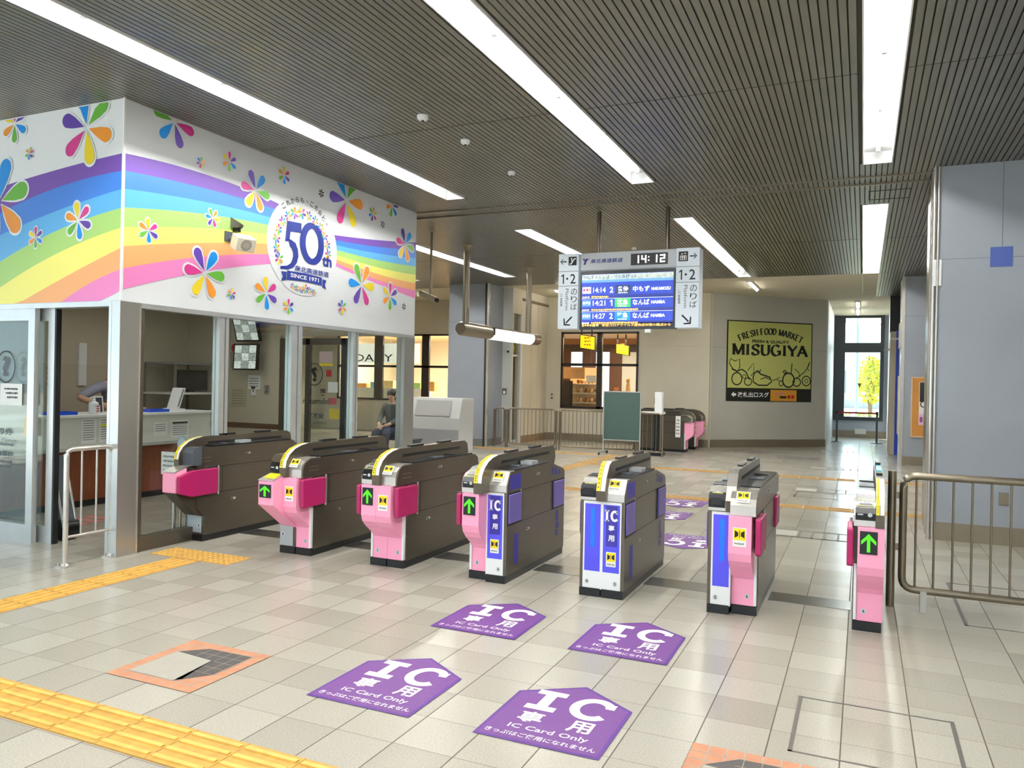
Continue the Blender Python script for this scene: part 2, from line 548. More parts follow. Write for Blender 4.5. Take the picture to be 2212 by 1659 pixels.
struct(MB().box(-16, -10.3, 26, 26.2, 0, 4.2, CREAM).box(-10.4, -3.63, 24.4, 24.5, 0, 4.2, mat('shop_back_wall', (176, 128, 84), .6)).box(-10.4, -10.3, 20.75, 26, 0, 4.2, CREAM).box(-4.9, -4.8, 20.75, 24.5, 0, 4.2, CREAM).box(-10.3, -4.8, 20.75, 24.5, 3.05, 3.12, mat('shop_ceiling', (236, 206, 170), .7)).box(-16, -10.4, 20.75, 26, 3.05, 3.12, mat('shop_ceiling', (236, 206, 170))), 'wall_shops')
struct(MB().box(.60, 3.35, 22.32, 22.36, 0, 4.0, DARK), 'wall_recess_shade')  # flat dark sheet imitating the shade of the opening above the cabinet

# columns
m = MB()
m.box(.70, 3.2, 9.55, 10.6, .19, 4.0, BLUEG).box(.695, 3.2, 9.54, 10.61, 0, .19, BASEB)
SEAM = mat('seam_grey', (116, 122, 134), .7)
m.box(.70, 3.2, 9.547, 9.551, 3.0, 3.006, SEAM).box(1.293, 1.299, 9.547, 9.551, 3.006, 4.0, SEAM).box(2.6, 2.606, 9.547, 9.551, .19, 4.0, SEAM)
m.box(.697, .701, 9.55, 10.6, 3.0, 3.006, SEAM)
struct(m, 'column_right')
m = MB()
m.tube([(.668, 9.575, 0), (.668, 9.575, 4.0)], .026, STEELL, 14).tube([(.704, 9.535, 0), (.704, 9.535, 4.0)], .014, STEELL, 10).box(.672, .70, 9.62, 9.66, 0, 4.0, DARK)
m.tube([(.672, 9.9, 0), (.672, 9.9, 4)], .022, STEELL, 12).box(.67, .7, 10.0, 10.6, 0, 4.0, STEELD).box(.668, .742, 9.532, 9.546, 2.72, 3.0, WHITE)
struct(m, 'trim_2')
m = MB()
m.box(.79, 3.2, 18.6, 19.6, .19, 4.0, BLUEG).box(.78, 3.2, 18.58, 19.62, 0, .19, BASEB).box(.79, 3.2, 18.597, 18.601, 3.16, 3.168, SEAM)
struct(m, 'column_middle')
struct(MB().box(.72, .79, 18.59, 18.7, 0, 4.0, STEELL).box(.73, .79, 18.7, 19.6, .0, 4.0, WHITE), 'trim_3')
m = MB()
m.box(-9.5, -8.42, 17.3, 18.2, .18, 4.0, BLUEG).box(-9.52, -8.41, 17.28, 18.2, 0, .18, mat('column_skirting', (118, 120, 118), .5))
m.box(-9.5, -8.47, 17.296, 17.301, 3.06, 3.068, SEAM)
struct(m, 'column_left')
struct(MB().box(-8.48, -8.44, 17.27, 17.3, 0, 4.0, DARK).tube([(-8.405, 17.29, 0), (-8.405, 17.29, 4.0)], .04, STEELL, 12), 'trim_4')

# ============================================================= strip lamps
def lamp(x0, x1, y0, y1, label):
    cx = (x0+x1)/2
    t = thing('ceiling_light', (cx, (y0+y1)/2, 4.0), label, 'ceiling light', 'recessed strip lamps')
    h = MB()
    e = .012
    h.box(x0-e, x0, y0-e, y1+e, 3.994, 4.13, HOUSE).box(x1, x1+e, y0-e, y1+e, 3.994, 4.13, HOUSE)
    h.box(x0, x1, y0-e, y0, 3.994, 4.13, HOUSE).box(x0, x1, y1, y1+e, 3.994, 4.13, HOUSE).box(x0, x1, y0, y1, 4.12, 4.13, HOUSE)
    h.build('housing', t)
    n = max(1, int((y1-y0-.35)/1.22))
    L = (y1-y0-.5)/n
    for i in range(n):
        ya = y0+.25+i*L
        MB().tube([(cx, ya+.03, 4.07), (cx, ya+L-.03, 4.07)], .016, TUBEM, 8).build('tube', t)
    b = MB()
    for i in range(n+1): b.box(cx-.018, cx+.018, y0+.25+i*L-.025, y0+.25+i*L+.025, 4.05, 4.12, HOUSE)
    b.build('lamp_holder', t)
for r, s in zip(ROWS, ('long white ceiling strip lamp running past the office mural', 'long white ceiling strip lamp ending above the departure board, before the ceiling joint',
                       'long ceiling strip lamp with bare tubes over the rightmost ticket gate', 'strip lamp far left beyond the mural, behind the hanging rail lamp',
                       'strip lamp beyond the ceiling joint, left end behind the departure board', 'strip lamp beyond the ceiling joint pointing at the angled poster wall',
                       'strip lamp with visible tubes beyond the joint, leading to the end window', 'strip lamp hidden behind the mural, before the far left shop', 'unseen leftmost strip lamp, added above the way to the far left shop')): lamp(*r, s)
def batten(x, y0, y1, label):
    t = thing('batten_lamp', (x, (y0+y1)/2, 4.0), label, 'lamp', 'short surface lamps on the plaster ceiling')
    MB().box(x-.05, x+.05, y0, y1, 3.97, 4.0, HOUSE).build('base', t)
    MB().tube([(x, y0+.05, 3.95), (x, y1-.05, 3.95)], .02, mat('batten_tube', (255, 250, 236), .5, emit=20), 8).build('tube', t)
batten(-2.41, 18.5, 20.0, 'short bare lamp on plaster ceiling above the angled wall')
batten(-.18, 23.5, 25.1, 'nearer short lamp on the ceiling before the end window')
batten(-.19, 25.7, 27.3, 'farther short lamp on the ceiling right at the end window')
batten(-7.25, 18.8, 20.2, 'short lamp on plaster ceiling left of the departure board')
for x, y, r, lab in ((-3.70, 6.17, .055, 'nearest round white detector on the slatted ceiling, with dark dot'), (-3.67, 6.95, .05, 'flat oval white detector, second along the ceiling'),
                     (-3.715, 8.18, .045, 'third white ceiling detector, nearest to the ceiling joint'), (-3.715, 13.45, .05, 'white ceiling detector above the departure board, beyond the joint')):
    t = thing('smoke_detector', (x, y, 4.0), lab, 'smoke detector', 'ceiling detectors')
    MB().lathe([(r*.5, -.045), (r*.85, -.035), (r, -.015), (r, 0)], (x, y, 4.0), WHITE, 18).build('body', t)
    MB().lathe([(.012, -.052), (.014, -.044)], (x, y, 4.0), DARK, 10).build('sensor', t)
# access panel of the ceiling
m = MB()
for a in (.016, .47): m.box(a, a+.012, 10.46, 10.95, 3.996, 4.0, DARK)
for b in (10.46, 10.94): m.box(.016, .482, b, b+.012, 3.996, 4.0, DARK)
tag(m.build('ceiling_hatch'), 'small rectangular hatch outline in the slats beside the far strip lamp', 'access hatch')
# unreadable small print: a row of short dashes
def dashes(m, a0, a1, b, h, fr, mt, w=.018):
    rnd = random.Random(int(a0*1000)+int(b*977))
    a = a0
    while a < a1-.003:
        q = min(a1, a+w*(.6+rnd.random()*.7))
        m.frect(a, q, b+h*.2*rnd.random(), b+h*(.8+.2*rnd.random()), fr, mt)
        a = q+w*.35
# ============================================================= station office
struct(MB().box(-6.03, -5.896, 4.83, 5.03, 0, 2.232, PILLAR).box(-6.03, -5.892, 5.03, 5.045, 0, 2.232, STEELL).box(-6.02, -5.902, 5.045, 5.09, 0, 2.19, STEEL).box(-6.034, -6.0, 4.826, 4.84, 0, 2.232, ALU).box(-6.03, -5.897, 4.828, 4.83, 0, 2.232, ALU), 'pillar_office')
struct(MB().box(-6.03, -5.9, 9.47, 9.735, 0, 2.19, PILLAR), 'pillar_office_end')
m = MB()
m.box(-12, -6.034, 4.835, 4.95, 2.19, 2.234, ALU).box(-6.0, -5.9, 5.046, 9.735, 2.19, 2.234, ALU)
struct(m, 'trim_5')
# fascia with the mural
fa0 = thing('mural_fascia', (-7, 4.9, 2.24), 'white mural fascia over the sliding office door, rainbow rising to the corner', 'mural', 'mural panels round the office top')
fa = thing('mural_fascia', (-5.96, 7.2, 2.24), 'long white mural fascia with rainbow, petal flowers and the round 50th emblem', 'mural', 'mural panels round the office top')
def band(m, fr, cu, u0, u1, cols, zmin, off, n=24):
    o, u, v = fr
    f2 = (o+off, u, v)
    def ev(c, x): return max(zmin, min(3.985, c[0]+c[1]*x+c[2]*x*x))
    for i in range(len(cu)-1):
        for k in range(n):
            a, b = u0+(u1-u0)*k/n, u0+(u1-u0)*(k+1)/n
            ta, tb, ba, bb = ev(cu[i], a), ev(cu[i], b), ev(cu[i+1], a), ev(cu[i+1], b)
            if ta-ba < 1e-4 and tb-bb < 1e-4: continue
            m.flat([(a, ba), (b, bb), (b, tb), (a, ta)], f2, cols[i])
def fit(p):
    import numpy as np
    a = np.array(p)
    d = 2 if len(a) > 2 else 1
    c = np.polyfit(a[:, 0], a[:, 1], d)[::-1]
    return list(c)+[0]*(3-len(c))
CO = [MURAL[k] for k in ('purple', 'blue', 'sky', 'green', 'lemon', 'peach', 'rose')]
LB = [[(-7.374, 3.382), (-6.594, 3.467), (-5.911, 3.519)], [(-7.15, 3.213), (-6.516, 3.322), (-5.907, 3.367)], [(-7.292, 2.961), (-6.584, 3.107), (-5.903, 3.209)], [(-7.547, 2.644), (-6.765, 2.89), (-5.898, 3.045)],
      [(-7.54, 2.397), (-6.666, 2.707), (-5.894, 2.875)], [(-7.193, 2.267), (-6.567, 2.488), (-5.889, 2.705)], [(-6.644, 2.254), (-6.292, 2.403), (-5.884, 2.517)], [(-6.128, 2.244), (-6.007, 2.29), (-5.879, 2.335)]]
RB = [[(4.84, 3.518), (5.474, 3.56), (6.277, 3.55), (6.788, 3.507)], [(4.843, 3.367), (5.561, 3.423), (6.34, 3.434), (6.727, 3.439)], [(4.847, 3.21), (5.65, 3.29), (6.526, 3.319), (6.686, 3.334)], [(4.85, 3.047), (5.653, 3.163), (6.528, 3.237), (6.663, 3.238)],
      [(4.854, 2.878), (5.657, 3.022), (6.531, 3.126), (6.657, 3.141)], [(4.858, 2.708), (5.409, 2.839), (6.021, 2.929), (6.66, 3.039)], [(4.862, 2.52), (5.413, 2.676), (6.538, 2.904), (6.672, 2.926)], [(4.866, 2.338), (5.498, 2.537), (6.541, 2.793), (6.718, 2.83)]]
RC = [[(7.85, 3.342), (8.776, 3.441), (9.695, 3.567)], [(7.863, 3.283), (8.779, 3.352), (9.699, 3.464)], [(7.876, 3.224), (8.782, 3.264), (9.703, 3.345)], [(7.889, 3.165), (8.786, 3.176), (9.708, 3.225)],
      [(7.891, 3.103), (8.789, 3.08), (9.713, 3.106)], [(7.893, 3.049), (8.792, 2.991), (9.717, 2.986)], [(7.889, 3.008), (8.795, 2.91), (9.721, 2.882)], [(7.877, 2.965), (8.538, 2.885), (9.725, 2.771)]]
def petal(R, ang, wide=.21, grow=0.0):
    pts = [(.10*R-grow, 0), (.35*R, -.095*R*wide/.21-grow), (.55*R, -.165*R*wide/.21-grow)]
    pts += arc(.76*R, 0, .24*R+grow, wide*R+grow, -80, 80, 8)
    pts += [(.55*R, .165*R*wide/.21+grow), (.35*R, .095*R*wide/.21+grow)]
    c, s = cos(radians(ang)), sin(radians(ang))
    return [(x*c-y*s, x*s+y*c) for x, y in pts]
def flower(m, cu, cz, R, fr, off, a0=90, first=0, halo=True, dark=False, zmax=3.985):
    o, u, v = fr
    for lay in ((1, 0) if halo else (0,)):
        for k in range(6):
            P = [(cu+x, min(zmax, cz+y)) for x, y in petal(R*(1.0 if not lay else 1.02), a0-60*k, .2, .018*lay*min(1, R/.15))]
            if min(p[1] for p in P) >= zmax-.002: continue
            mm = FASCIA if lay else (TXTBLK if dark else PETAL[(first+k) % 6])
            m.flat(P, (o+off*(1 if lay else 1.6), u, v), mm)
# panel facing the hall entrance
FL = (V(0, 4.843, 0), X_, Z_)
N1 = V(0, -.0025, 0)
m = MB().box(-12, -5.9078, 4.843, 4.94, 2.235, 3.999, FASCIA)
band(m, FL, [fit(p) for p in LB], -9.0, -5.907, CO, 2.24, N1)
for x, z, R, a, f in ((-6.374, 3.79, .336, 100, 0), (-7.36, 3.941, .18, 150, 3), (-7.564, 3.218, .414, 75, 0), (-7.142, 3.636, .058, 80, 3), (-6.461, 2.966, .17, 100, 3), (-7.032, 2.848, .098, 90, 4)):
    flower(m, x, z, R, FL, V(0, -.005, 0), a, f)
m.build('front_panel', fa0)
# panel along the gates
FRR = (V(-5.907, 0, 0), Y_, Z_)
N2 = V(.0025, 0, 0)
m = MB().box(-6.0, -5.907, 4.9405, 9.735, 2.235, 3.999, FASCIA).box(-5.9076, -5.907, 4.843, 4.9405, 2.235, 3.999, FASCIA)
band(m, FRR, [fit(p) for p in RB], 4.845, 6.95, CO, 2.24, N2)
band(m, FRR, [fit(p) for p in RC], 7.6, 9.735, CO, 2.24, N2)
m.flat(arc(7.26, 3.1, .618, .56, 0, 360, 64)[:-1], (V(-5.902, 0, 0), Y_, Z_), FASCIA)
for y, z, R, a, f in ((5.374, 3.956, .24, 170, 1), (5.702, 3.662, .056, 80, 1), (6.075, 3.771, .10, 90, 4), (5.109, 2.894, .108, 95, 3), (5.866, 3.158, .09, 115, 1), (5.781, 2.602, .257, 118, 5), (6.139, 2.436, .057, 80, 3),
                      (6.457, 3.565, .215, 115, 5), (6.896, 3.833, .095, 95, 3), (8.05, 3.807, .344, 122, 0), (8.622, 3.757, .095, 80, 2), (9.082, 3.957, .15, -45, 0), (9.427, 3.491, .23, 112, 5),
                      (8.404, 2.803, .282, 120, 1), (9.071, 2.725, .185, 90, 4), (8.001, 2.479, .09, 95, 0), (6.649, 2.501, .178, 95, 3), (7.012, 2.391, .088, 90, 4)):
    flower(m, y, z, R, FRR, V(.0055, 0, 0), a, f)
for y, z in ((7.555, 3.785), (8.861, 3.664), (9.431, 2.622)): flower(m, y, z, .05, FRR, V(.004, 0, 0), 85, 0, False, True)
m.build('side_panel', fa)
MB().box(-5.915, -5.895, 4.832, 4.85, 2.24, 3.999, WHITE).build('corner_trim', fa)
# anniversary emblem
m = MB()
FE = (V(-5.8955, 0, 0), Y_, Z_)
def f5(p): return [(6.86+(a)*.36, 2.80+b*.55) for a, b in p]
m.flat(f5([(.27, .99), (.95, 1.02), (.95, .82), (.40, .79)]), FE, LOGOB)
m.flat(f5([(.27, .99), (.43, .80), (.39, .60), (.20, .56)]), FE, LOGOB)
outer = f5([(.22, .57), (.45, .63), (.68, .58), (.80, .46), (.83, .32), (.76, .18), (.60, .07), (.36, .01), (.0, -.01)])
inner = f5([(.34, .62), (.42, .49), (.50, .46), (.57, .40), (.59, .31), (.55, .22), (.46, .14), (.30, .08), (.0, .045)])
for i in range(len(outer)-1): m.flat([outer[i], outer[i+1], inner[i+1], inner[i]], FE, LOGOB)
m.stroke(arc(7.398, 3.16, .168, .208, 0, 360, 40)[:-1], .10, FE, LOGOB, True, (.066, 0))
m.text('th', 7.59, 7.77, 2.93, 3.07, FE, LOGOB, .03)
m.text('泉北高速鉄道', 7.10, 7.72, 2.805, 2.872, FE, LOGOB, .015)
rib = [(6.97, 2.79), (7.28, 2.80), (7.59, 2.79), (7.59, 2.695), (7.28, 2.705), (6.97, 2.688)]
m.flat(rib, FE, LOGOB).flat([(6.875, 2.77), (6.96, 2.775), (6.96, 2.68), (6.875, 2.665), (6.905, 2.715)], FE, LOGOB).flat([(7.60, 2.775), (7.675, 2.765), (7.65, 2.71), (7.675, 2.66), (7.60, 2.68)], FE, LOGOB)
m.text('SINCE 1971', 7.03, 7.53, 2.725, 2.772, (V(-5.894, 0, 0), Y_, Z_), TXTWHT, .02)
chars = 'これからも、この街と。'
for i, ch in enumerate(chars):
    a = radians(132-9.3*i)
    cx, cz = 7.25+.52*cos(a)*1.02, 3.11+.52*sin(a)
    fr2 = (V(-5.8955, cx, cz), V(0, sin(a), -cos(a)), V(0, cos(a), sin(a)))
    s = .013 if ch in '、。' else .03
    m.text(ch, -s, s, -s, s, fr2, LOGOB if 0 else TXTBLK, .015)
for i in range(14):
    a = radians(206-15.8*i)
    flower(m, 7.245+.455*cos(a), 3.08+.40*sin(a), .058 if i not in (0, 6, 7) else .07, (V(-5.897, 0, 0), Y_, Z_), V(.001, 0, 0), 90+20*i, i, False)
for i in range(6): flower(m, 7.07+.075*i, 2.625-.012*(i % 3), .04 if i != 3 else .055, (V(-5.897, 0, 0), Y_, Z_), V(.001, 0, 0), 80+20*i, i, False)
m.build('anniversary_emblem', fa)

# glazing towards the gates
w = struct(MB().box(-6.0, -5.91, 5.09, 9.47, 0, .13, STEEL), 'window_1')
PY = [5.09, 6.0, 6.15, 7.09, 7.30, 8.27, 8.40, 9.47]
for a, b in ((6.0, 6.15), (7.09, 7.30), (8.27, 8.40)):
    MB().box(-6.0, -5.91, a, (a+b)/2-.006, .13, 2.19, ALU).box(-6.0, -5.905, (a+b)/2+.006, b-.03, .13, 2.19, ALU).box(-5.99, -5.93, (a+b)/2-.006, b, .13, 2.19, STEEL).build('mullion', w)
for i in range(0, 8, 2): MB().box(-5.965, -5.957, PY[i], PY[i+1], .13, 2.19, GLASS).build('pane', w)
# sliding entrance door
d = struct(MB().box(-7.13, -7.04, 4.85, 4.90, 0, 2.19, ALU).box(-8.6, -7.13, 4.85, 4.90, 0, .17, ALU).box(-8.6, -7.13, 4.85, 4.90, 2.08, 2.19, ALU), 'door_1')
MB().box(-8.6, -7.13, 4.872, 4.880, .17, 2.08, GLASS2).build('pane', d)
m = MB()
FD = (V(0, 4.866, 0), X_, Z_)
m.stroke(arc(-7.47, 1.645, .135, .148, 0, 360, 36)[:-1], .012, FD, TXTBLK, True)
m.text('?', -7.525, -7.415, 1.55, 1.75, FD, GREYD, .04)
m.frect(-7.545, -7.225, 1.28, 1.485, FD, PAPER).frect(-7.9, -7.57, 1.28, 1.485, FD, PAPER)
for k in range(3): dashes(m, -7.48+.02*k, -7.29, 1.425-.04*k, .02, (V(0, 4.864, 0), X_, Z_), TXTBLK)
m.text('定期券', -7.72, -7.345, .995, 1.06, FD, GREYD, .02)
m.text('Commuter Passes', -7.9, -7.30, .935, .965, FD, GREYD)
dashes(m, -7.8, -7.33, .89, .03, FD, GREYD)
dashes(m, -7.8, -7.345, .79, .055, FD, GREYD, .05)
dashes(m, -7.75, -7.36, .725, .03, FD, GREYD)
dashes(m, -7.75, -7.4, .68, .02, FD, GREYD)
m.build('lettering', d)
MB().box(-7.235, -7.14, 4.9, 4.91, .99, 1.17, mat('orange_yellow', (244, 182, 20), .5)).build('notice', d)
d2 = MB().box(-6.965, -6.875, 4.93, 4.98, 0, 2.19, ALU).box(-6.875, -6.85, 4.93, 4.98, 0, 2.19, DARK).box(-8.4, -6.965, 4.93, 4.98, 0, .16, ALU).box(-8.4, -6.965, 4.93, 4.98, 2.08, 2.19, ALU)
d2 = struct(d2, 'door_4')
MB().box(-8.4, -6.965, 4.952, 4.958, .16, 2.08, GLASS2).build('pane', d2)
# office shell
m = MB()
m.box(-10.4, -10.25, 4.95, 9.8, 0, 2.62, OFFWALL).box(-10.25, -8.30, 9.7, 9.8, 0, 2.62, OFFWALL).box(-10.4, -8.6, 4.955, 5.0, 0, 2.62, OFFWALL)
m.box(-10.25, -8.30, 9.69, 9.7, .78, .86, mat('dado_brown', (96, 66, 44), .5))
m.box(-8.30, -6.03, 9.7, 9.8, 2.24, 2.62, OFFWALL)
struct(m, 'wall_office')
struct(MB().box(-10.4, -6.01, 4.955, 9.69, 2.62, 2.7, mat('office_ceiling_board', (206, 204, 196), .8)), 'ceiling_office')
# rear glass door of the office, lettering seen from behind
d3 = struct(MB().box(-8.30, -8.18, 9.68, 9.76, 0, 2.2, STEEL).box(-7.80, -7.72, 9.68, 9.74, 0, 2.2, STEEL).box(-7.14, -7.06, 9.68, 9.74, 0, 2.2, FRAME).box(-8.18, -7.06, 9.68, 9.74, 2.1, 2.2, STEEL).box(-8.18, -7.06, 9.68, 9.74, 0, .12, STEEL).box(-8.06, -8.0, 9.68, 9.74, 0, 2.2, STEEL), 'door_3')
MB().box(-8.18, -7.14, 9.706, 9.712, .12, 2.1, GLASS2).box(-7.06, -6.03, 9.706, 9.712, .12, 2.19, GLASS).build('pane', d3)
m = MB()
FM = (V(0, 9.70, 0), -X_, Z_)       # mirrored
m.stroke(arc(7.64, 1.65, .15, .165, 0, 360, 36)[:-1], .014, FM, TXTBLK, True)
m.text('?', 7.585, 7.70, 1.54, 1.76, FM, TXTBLK, .04)
m.text('案', 7.42, 7.53, 1.33, 1.44, FM, TXTBLK, .02).text('内', 7.70, 7.81, 1.33, 1.44, FM, TXTBLK, .02)
m.text('Information', 7.36, 7.85, 1.20, 1.29, FM, TXTBLK, .01)
m.text('定期券', 7.45, 7.82, .98, 1.06, FM, GREYD, .03).text('Commuter Passes', 7.4, 7.82, .90, .94, FM, GREYD)
m.build('lettering', d3)
m = MB()
FQ = (V(0, 9.696, 0), X_, Z_)
m.frect(-7.55, -7.3, 1.83, 2.0, FQ, mat('poster_pastel', (214, 190, 190), .6)).frect(-7.55, -7.3, 1.78, 1.82, FQ, YELLOW).frect(-7.42, -7.32, 1.62, 1.72, FQ, RED).frect(-7.38, -7.2, 1.38, 1.54, FQ, PAPER).frect(-7.36, -7.22, 1.2, 1.3, FQ, mat('poster_rose', (190, 90, 96), .6)).frect(-7.35, -7.16, .98, 1.14, FQ, mat('sticker_yellow', (216, 196, 60), .6))
m.build('stickers', d3)
# counter
ct = thing('service_counter', (-8.7, 6.9, 0), 'long white topped service counter with red-brown wood front inside the office', 'counter')
MB().box(-9.05, -8.40, 5.35, 8.45, 1.07, 1.105, WHITE).build('worktop', ct, .006)
MB().box(-8.50, -8.43, 5.38, 8.42, .69, 1.07, mat('counter_panel', (222, 222, 216), .5)).box(-8.44, -8.415, 5.38, 5.42, .69, 1.07, WHITE).box(-8.44, -8.415, 7.14, 7.2, .69, 1.07, WHITE).box(-8.44, -8.41, 5.38, 8.42, .68, .72, ALU).build('upper_panel', ct)
MB().box(-8.95, -8.47, 5.4, 8.4, .08, .69, WOOD).box(-8.9, -8.5, 5.4, 8.4, 0, .08, DARK).build('wood_base', ct)
FC = (V(-8.427, 0, 0), Y_, Z_)
for q, (a, b, z0, z1) in enumerate(((6.40, 6.60, .75, 1.055), (6.64, 6.80, .76, 1.055), (7.44, 7.66, .80, .97), (7.72, 8.02, .76, .99))):
    m = MB().frect(a, b, z0, z1, FC, PAPER)
    k = z1-.03
    while k > z0+.03:
        m.frect(a+.02, b-.03, k, k+.008, (V(-8.425, 0, 0), Y_, Z_), GREYTXT)
        k -= .028
    if q == 1: m.frect(6.66, 6.79, .95, .985, (V(-8.424, 0, 0), Y_, Z_), mat('note_lime', (206, 214, 60), .6))
    if q == 3: m.frect(7.74, 8.0, .945, .965, (V(-8.424, 0, 0), Y_, Z_), TXTBLK)
    m.build('notice', ct)
def tray(y0, y1, lab):
    m = MB()
    b = mat('tray_blue', (24, 84, 226), .4)
    m.box(-8.66, -8.44, y0, y1, 1.105, 1.112, b)
    for q in ((-8.66, -8.65, y0, y1), (-8.45, -8.44, y0, y1), (-8.65, -8.45, y0, y0+.01), (-8.65, -8.45, y1-.01, y1)): m.box(*q, 1.112, 1.142, b)
    tag(m.build('coin_tray'), lab, 'tray', 'blue trays on the counter')
tray(6.06, 6.36, 'blue tray on the counter left of the white pump bottle')
tray(7.40, 7.70, 'blue tray on the counter seen through the first side window')
t = thing('pump_bottle', (-8.52, 6.63, 1.105), 'white sanitizer pump bottle with red lettering on the office counter', 'bottle')
MB().lathe([(.05, 0), (.055, .01), (.055, .12), (.05, .14), (.02, .155), (.02, .165)], (-8.52, 6.63, 1.105), WHITE, 16).build('body', t)
MB().lathe([(.022, .165), (.022, .18), (.008, .185), (.008, .20)], (-8.52, 6.63, 1.105), WHITE, 10).tube([(-8.52, 6.63, 1.305), (-8.52, 6.59, 1.303), (-8.52, 6.58, 1.292)], .007, WHITE, 8).build('pump', t)
m = MB()
for k in range(3): m.frect(6.625, 6.66, 1.135+.028*k, 1.150+.028*k, (V(-8.4635, 0, 0), Y_, Z_), RED)
m.frect(6.60, 6.675, 1.125, 1.21, (V(-8.464, 0, 0), Y_, Z_), PAPER).build('label', t)
m = MB()
m.prism([(6.70, 1.105), (6.82, 1.105), (6.80, 1.32), (6.68, 1.32)], 'x', -8.6, -8.58, WHITE).prism([(6.72, 1.125), (6.80, 1.125), (6.78, 1.30), (6.70, 1.30)], 'x', -8.579, -8.577, GREYD)
tag(m.build('notice_stand'), 'small white framed notice standing beside the pump bottle', 'notice stand')
t = thing('leaflet_rack', (-8.72, 8.0, 1.105), 'white leaning leaflet rack at the right end of the counter', 'leaflet rack')
MB().prism([(7.90, 1.105), (8.14, 1.105), (8.14, 1.13), (8.02, 1.14), (7.92, 1.14)], 'x', -8.8, -8.62, WHITE).build('base', t)
MB().prism([(7.98, 1.14), (8.04, 1.14), (8.14, 1.42), (8.08, 1.42)], 'x', -8.8, -8.62, WHITE).prism([(8.0, 1.16), (8.01, 1.16), (8.10, 1.40), (8.09, 1.40)], 'x', -8.615, -8.61, GREYD).build('holder', t)
# back office desk with screen
t = thing('shelf_desk', (-9.8, 9.25, 0), 'white two-tier office shelf desk with dark screens behind the counter', 'desk')
MB().box(-10.2, -9.5, 8.75, 9.66, 1.30, 1.33, WHITE).box(-10.2, -9.5, 8.75, 9.66, 1.76, 1.79, mat('grey_shelf', (120, 122, 124), .4)).box(-10.2, -9.5, 8.75, 9.66, .70, .73, WHITE).build('shelves', t)
for x, y in ((-10.18, 8.77), (-9.54, 8.77), (-10.18, 9.62), (-9.54, 9.62)): MB().box(x, x+.03, y, y+.03, 0, 1.79, mat('shelf_post', (110, 108, 104), .4)).build('post', t)
tag(MB().box(-9.75, -9.70, 9.0, 9.6, 1.36, 1.68, BLACK).box(-9.77, -9.72, 9.25, 9.35, 1.331, 1.37, BLACK).build('monitor_screen'), 'dark screen on the middle tier of the office shelf', 'monitor')
tag(MB().box(-10.0, -9.6, 9.0, 9.55, .731, 1.05, GREYD).box(-9.6, -9.595, 9.05, 9.5, .78, 1.0, BLACK).build('printer', bevel=.01), 'dark machine on the lower tier of the office shelf', 'printer')
# wall things on the end wall
SCRM = mat('screen_bw', (150, 160, 154), .3, 0, .6, 22, emit=.35)
def wmon(z, tilt, lab):
    t = thing('wall_monitor', (-8.78, 9.5, z), lab, 'monitor', 'camera monitors on the office wall')
    o = V(-8.78, 9.45, z)
    u, v = X_, V(0, -sin(tilt), cos(tilt))
    n = u.cross(v)
    MB().prism([(-.24, -.2), (.24, -.2), (.24, .2), (-.24, .2)], 'y', 0, .05, BLACK)
    m = MB()
    for q0, q1, mm in ((.0, .05, BLACK),):
        P = [o+u*a+v*b-n*q for q in (q0, q1) for a, b in ((-.24, -.205), (.24, -.205), (.24, .205), (-.24, .205))]
        m.add(P, [(0, 1, 2, 3), (7, 6, 5, 4), (0, 4, 5, 1), (1, 5, 6, 2), (2, 6, 7, 3), (3, 7, 4, 0)], mm)
    m.build('casing', t)
    m = MB()
    f = (o+n*.002, u, v)
    for i in range(3):
        for j in range(3): m.frect(-.215+.145*i, -.075+.145*i, -.18+.122*j, -.062+.122*j, f, SCRM if (i+j) % 2 else mat('screen_pale', (206, 218, 212), .3, 0, .5, 30, emit=.4))
    m.build('screen', t)
    MB().tube([o-n*.05, (-8.78, 9.7, z+.05)], .02, BLACK, 8).build('bracket', t)
wmon(1.90, -.05, 'lower of the two black monitors on the office end wall')
wmon(2.34, .3, 'upper tilted black monitor on the office end wall')
t = thing('alarm_bell', (-9.18, 9.66, 2.1), 'red alarm lamp over a grey box on the office end wall', 'alarm lamp')
MB()._ball((-9.18, 9.64, 2.05), .05, .05, .07, RED, 12, 8).build('lamp_dome', t)
MB().box(-9.24, -9.12, 9.62, 9.7, 1.72, 1.99, mat('alarm_box', (150, 146, 138), .5)).build('box', t)
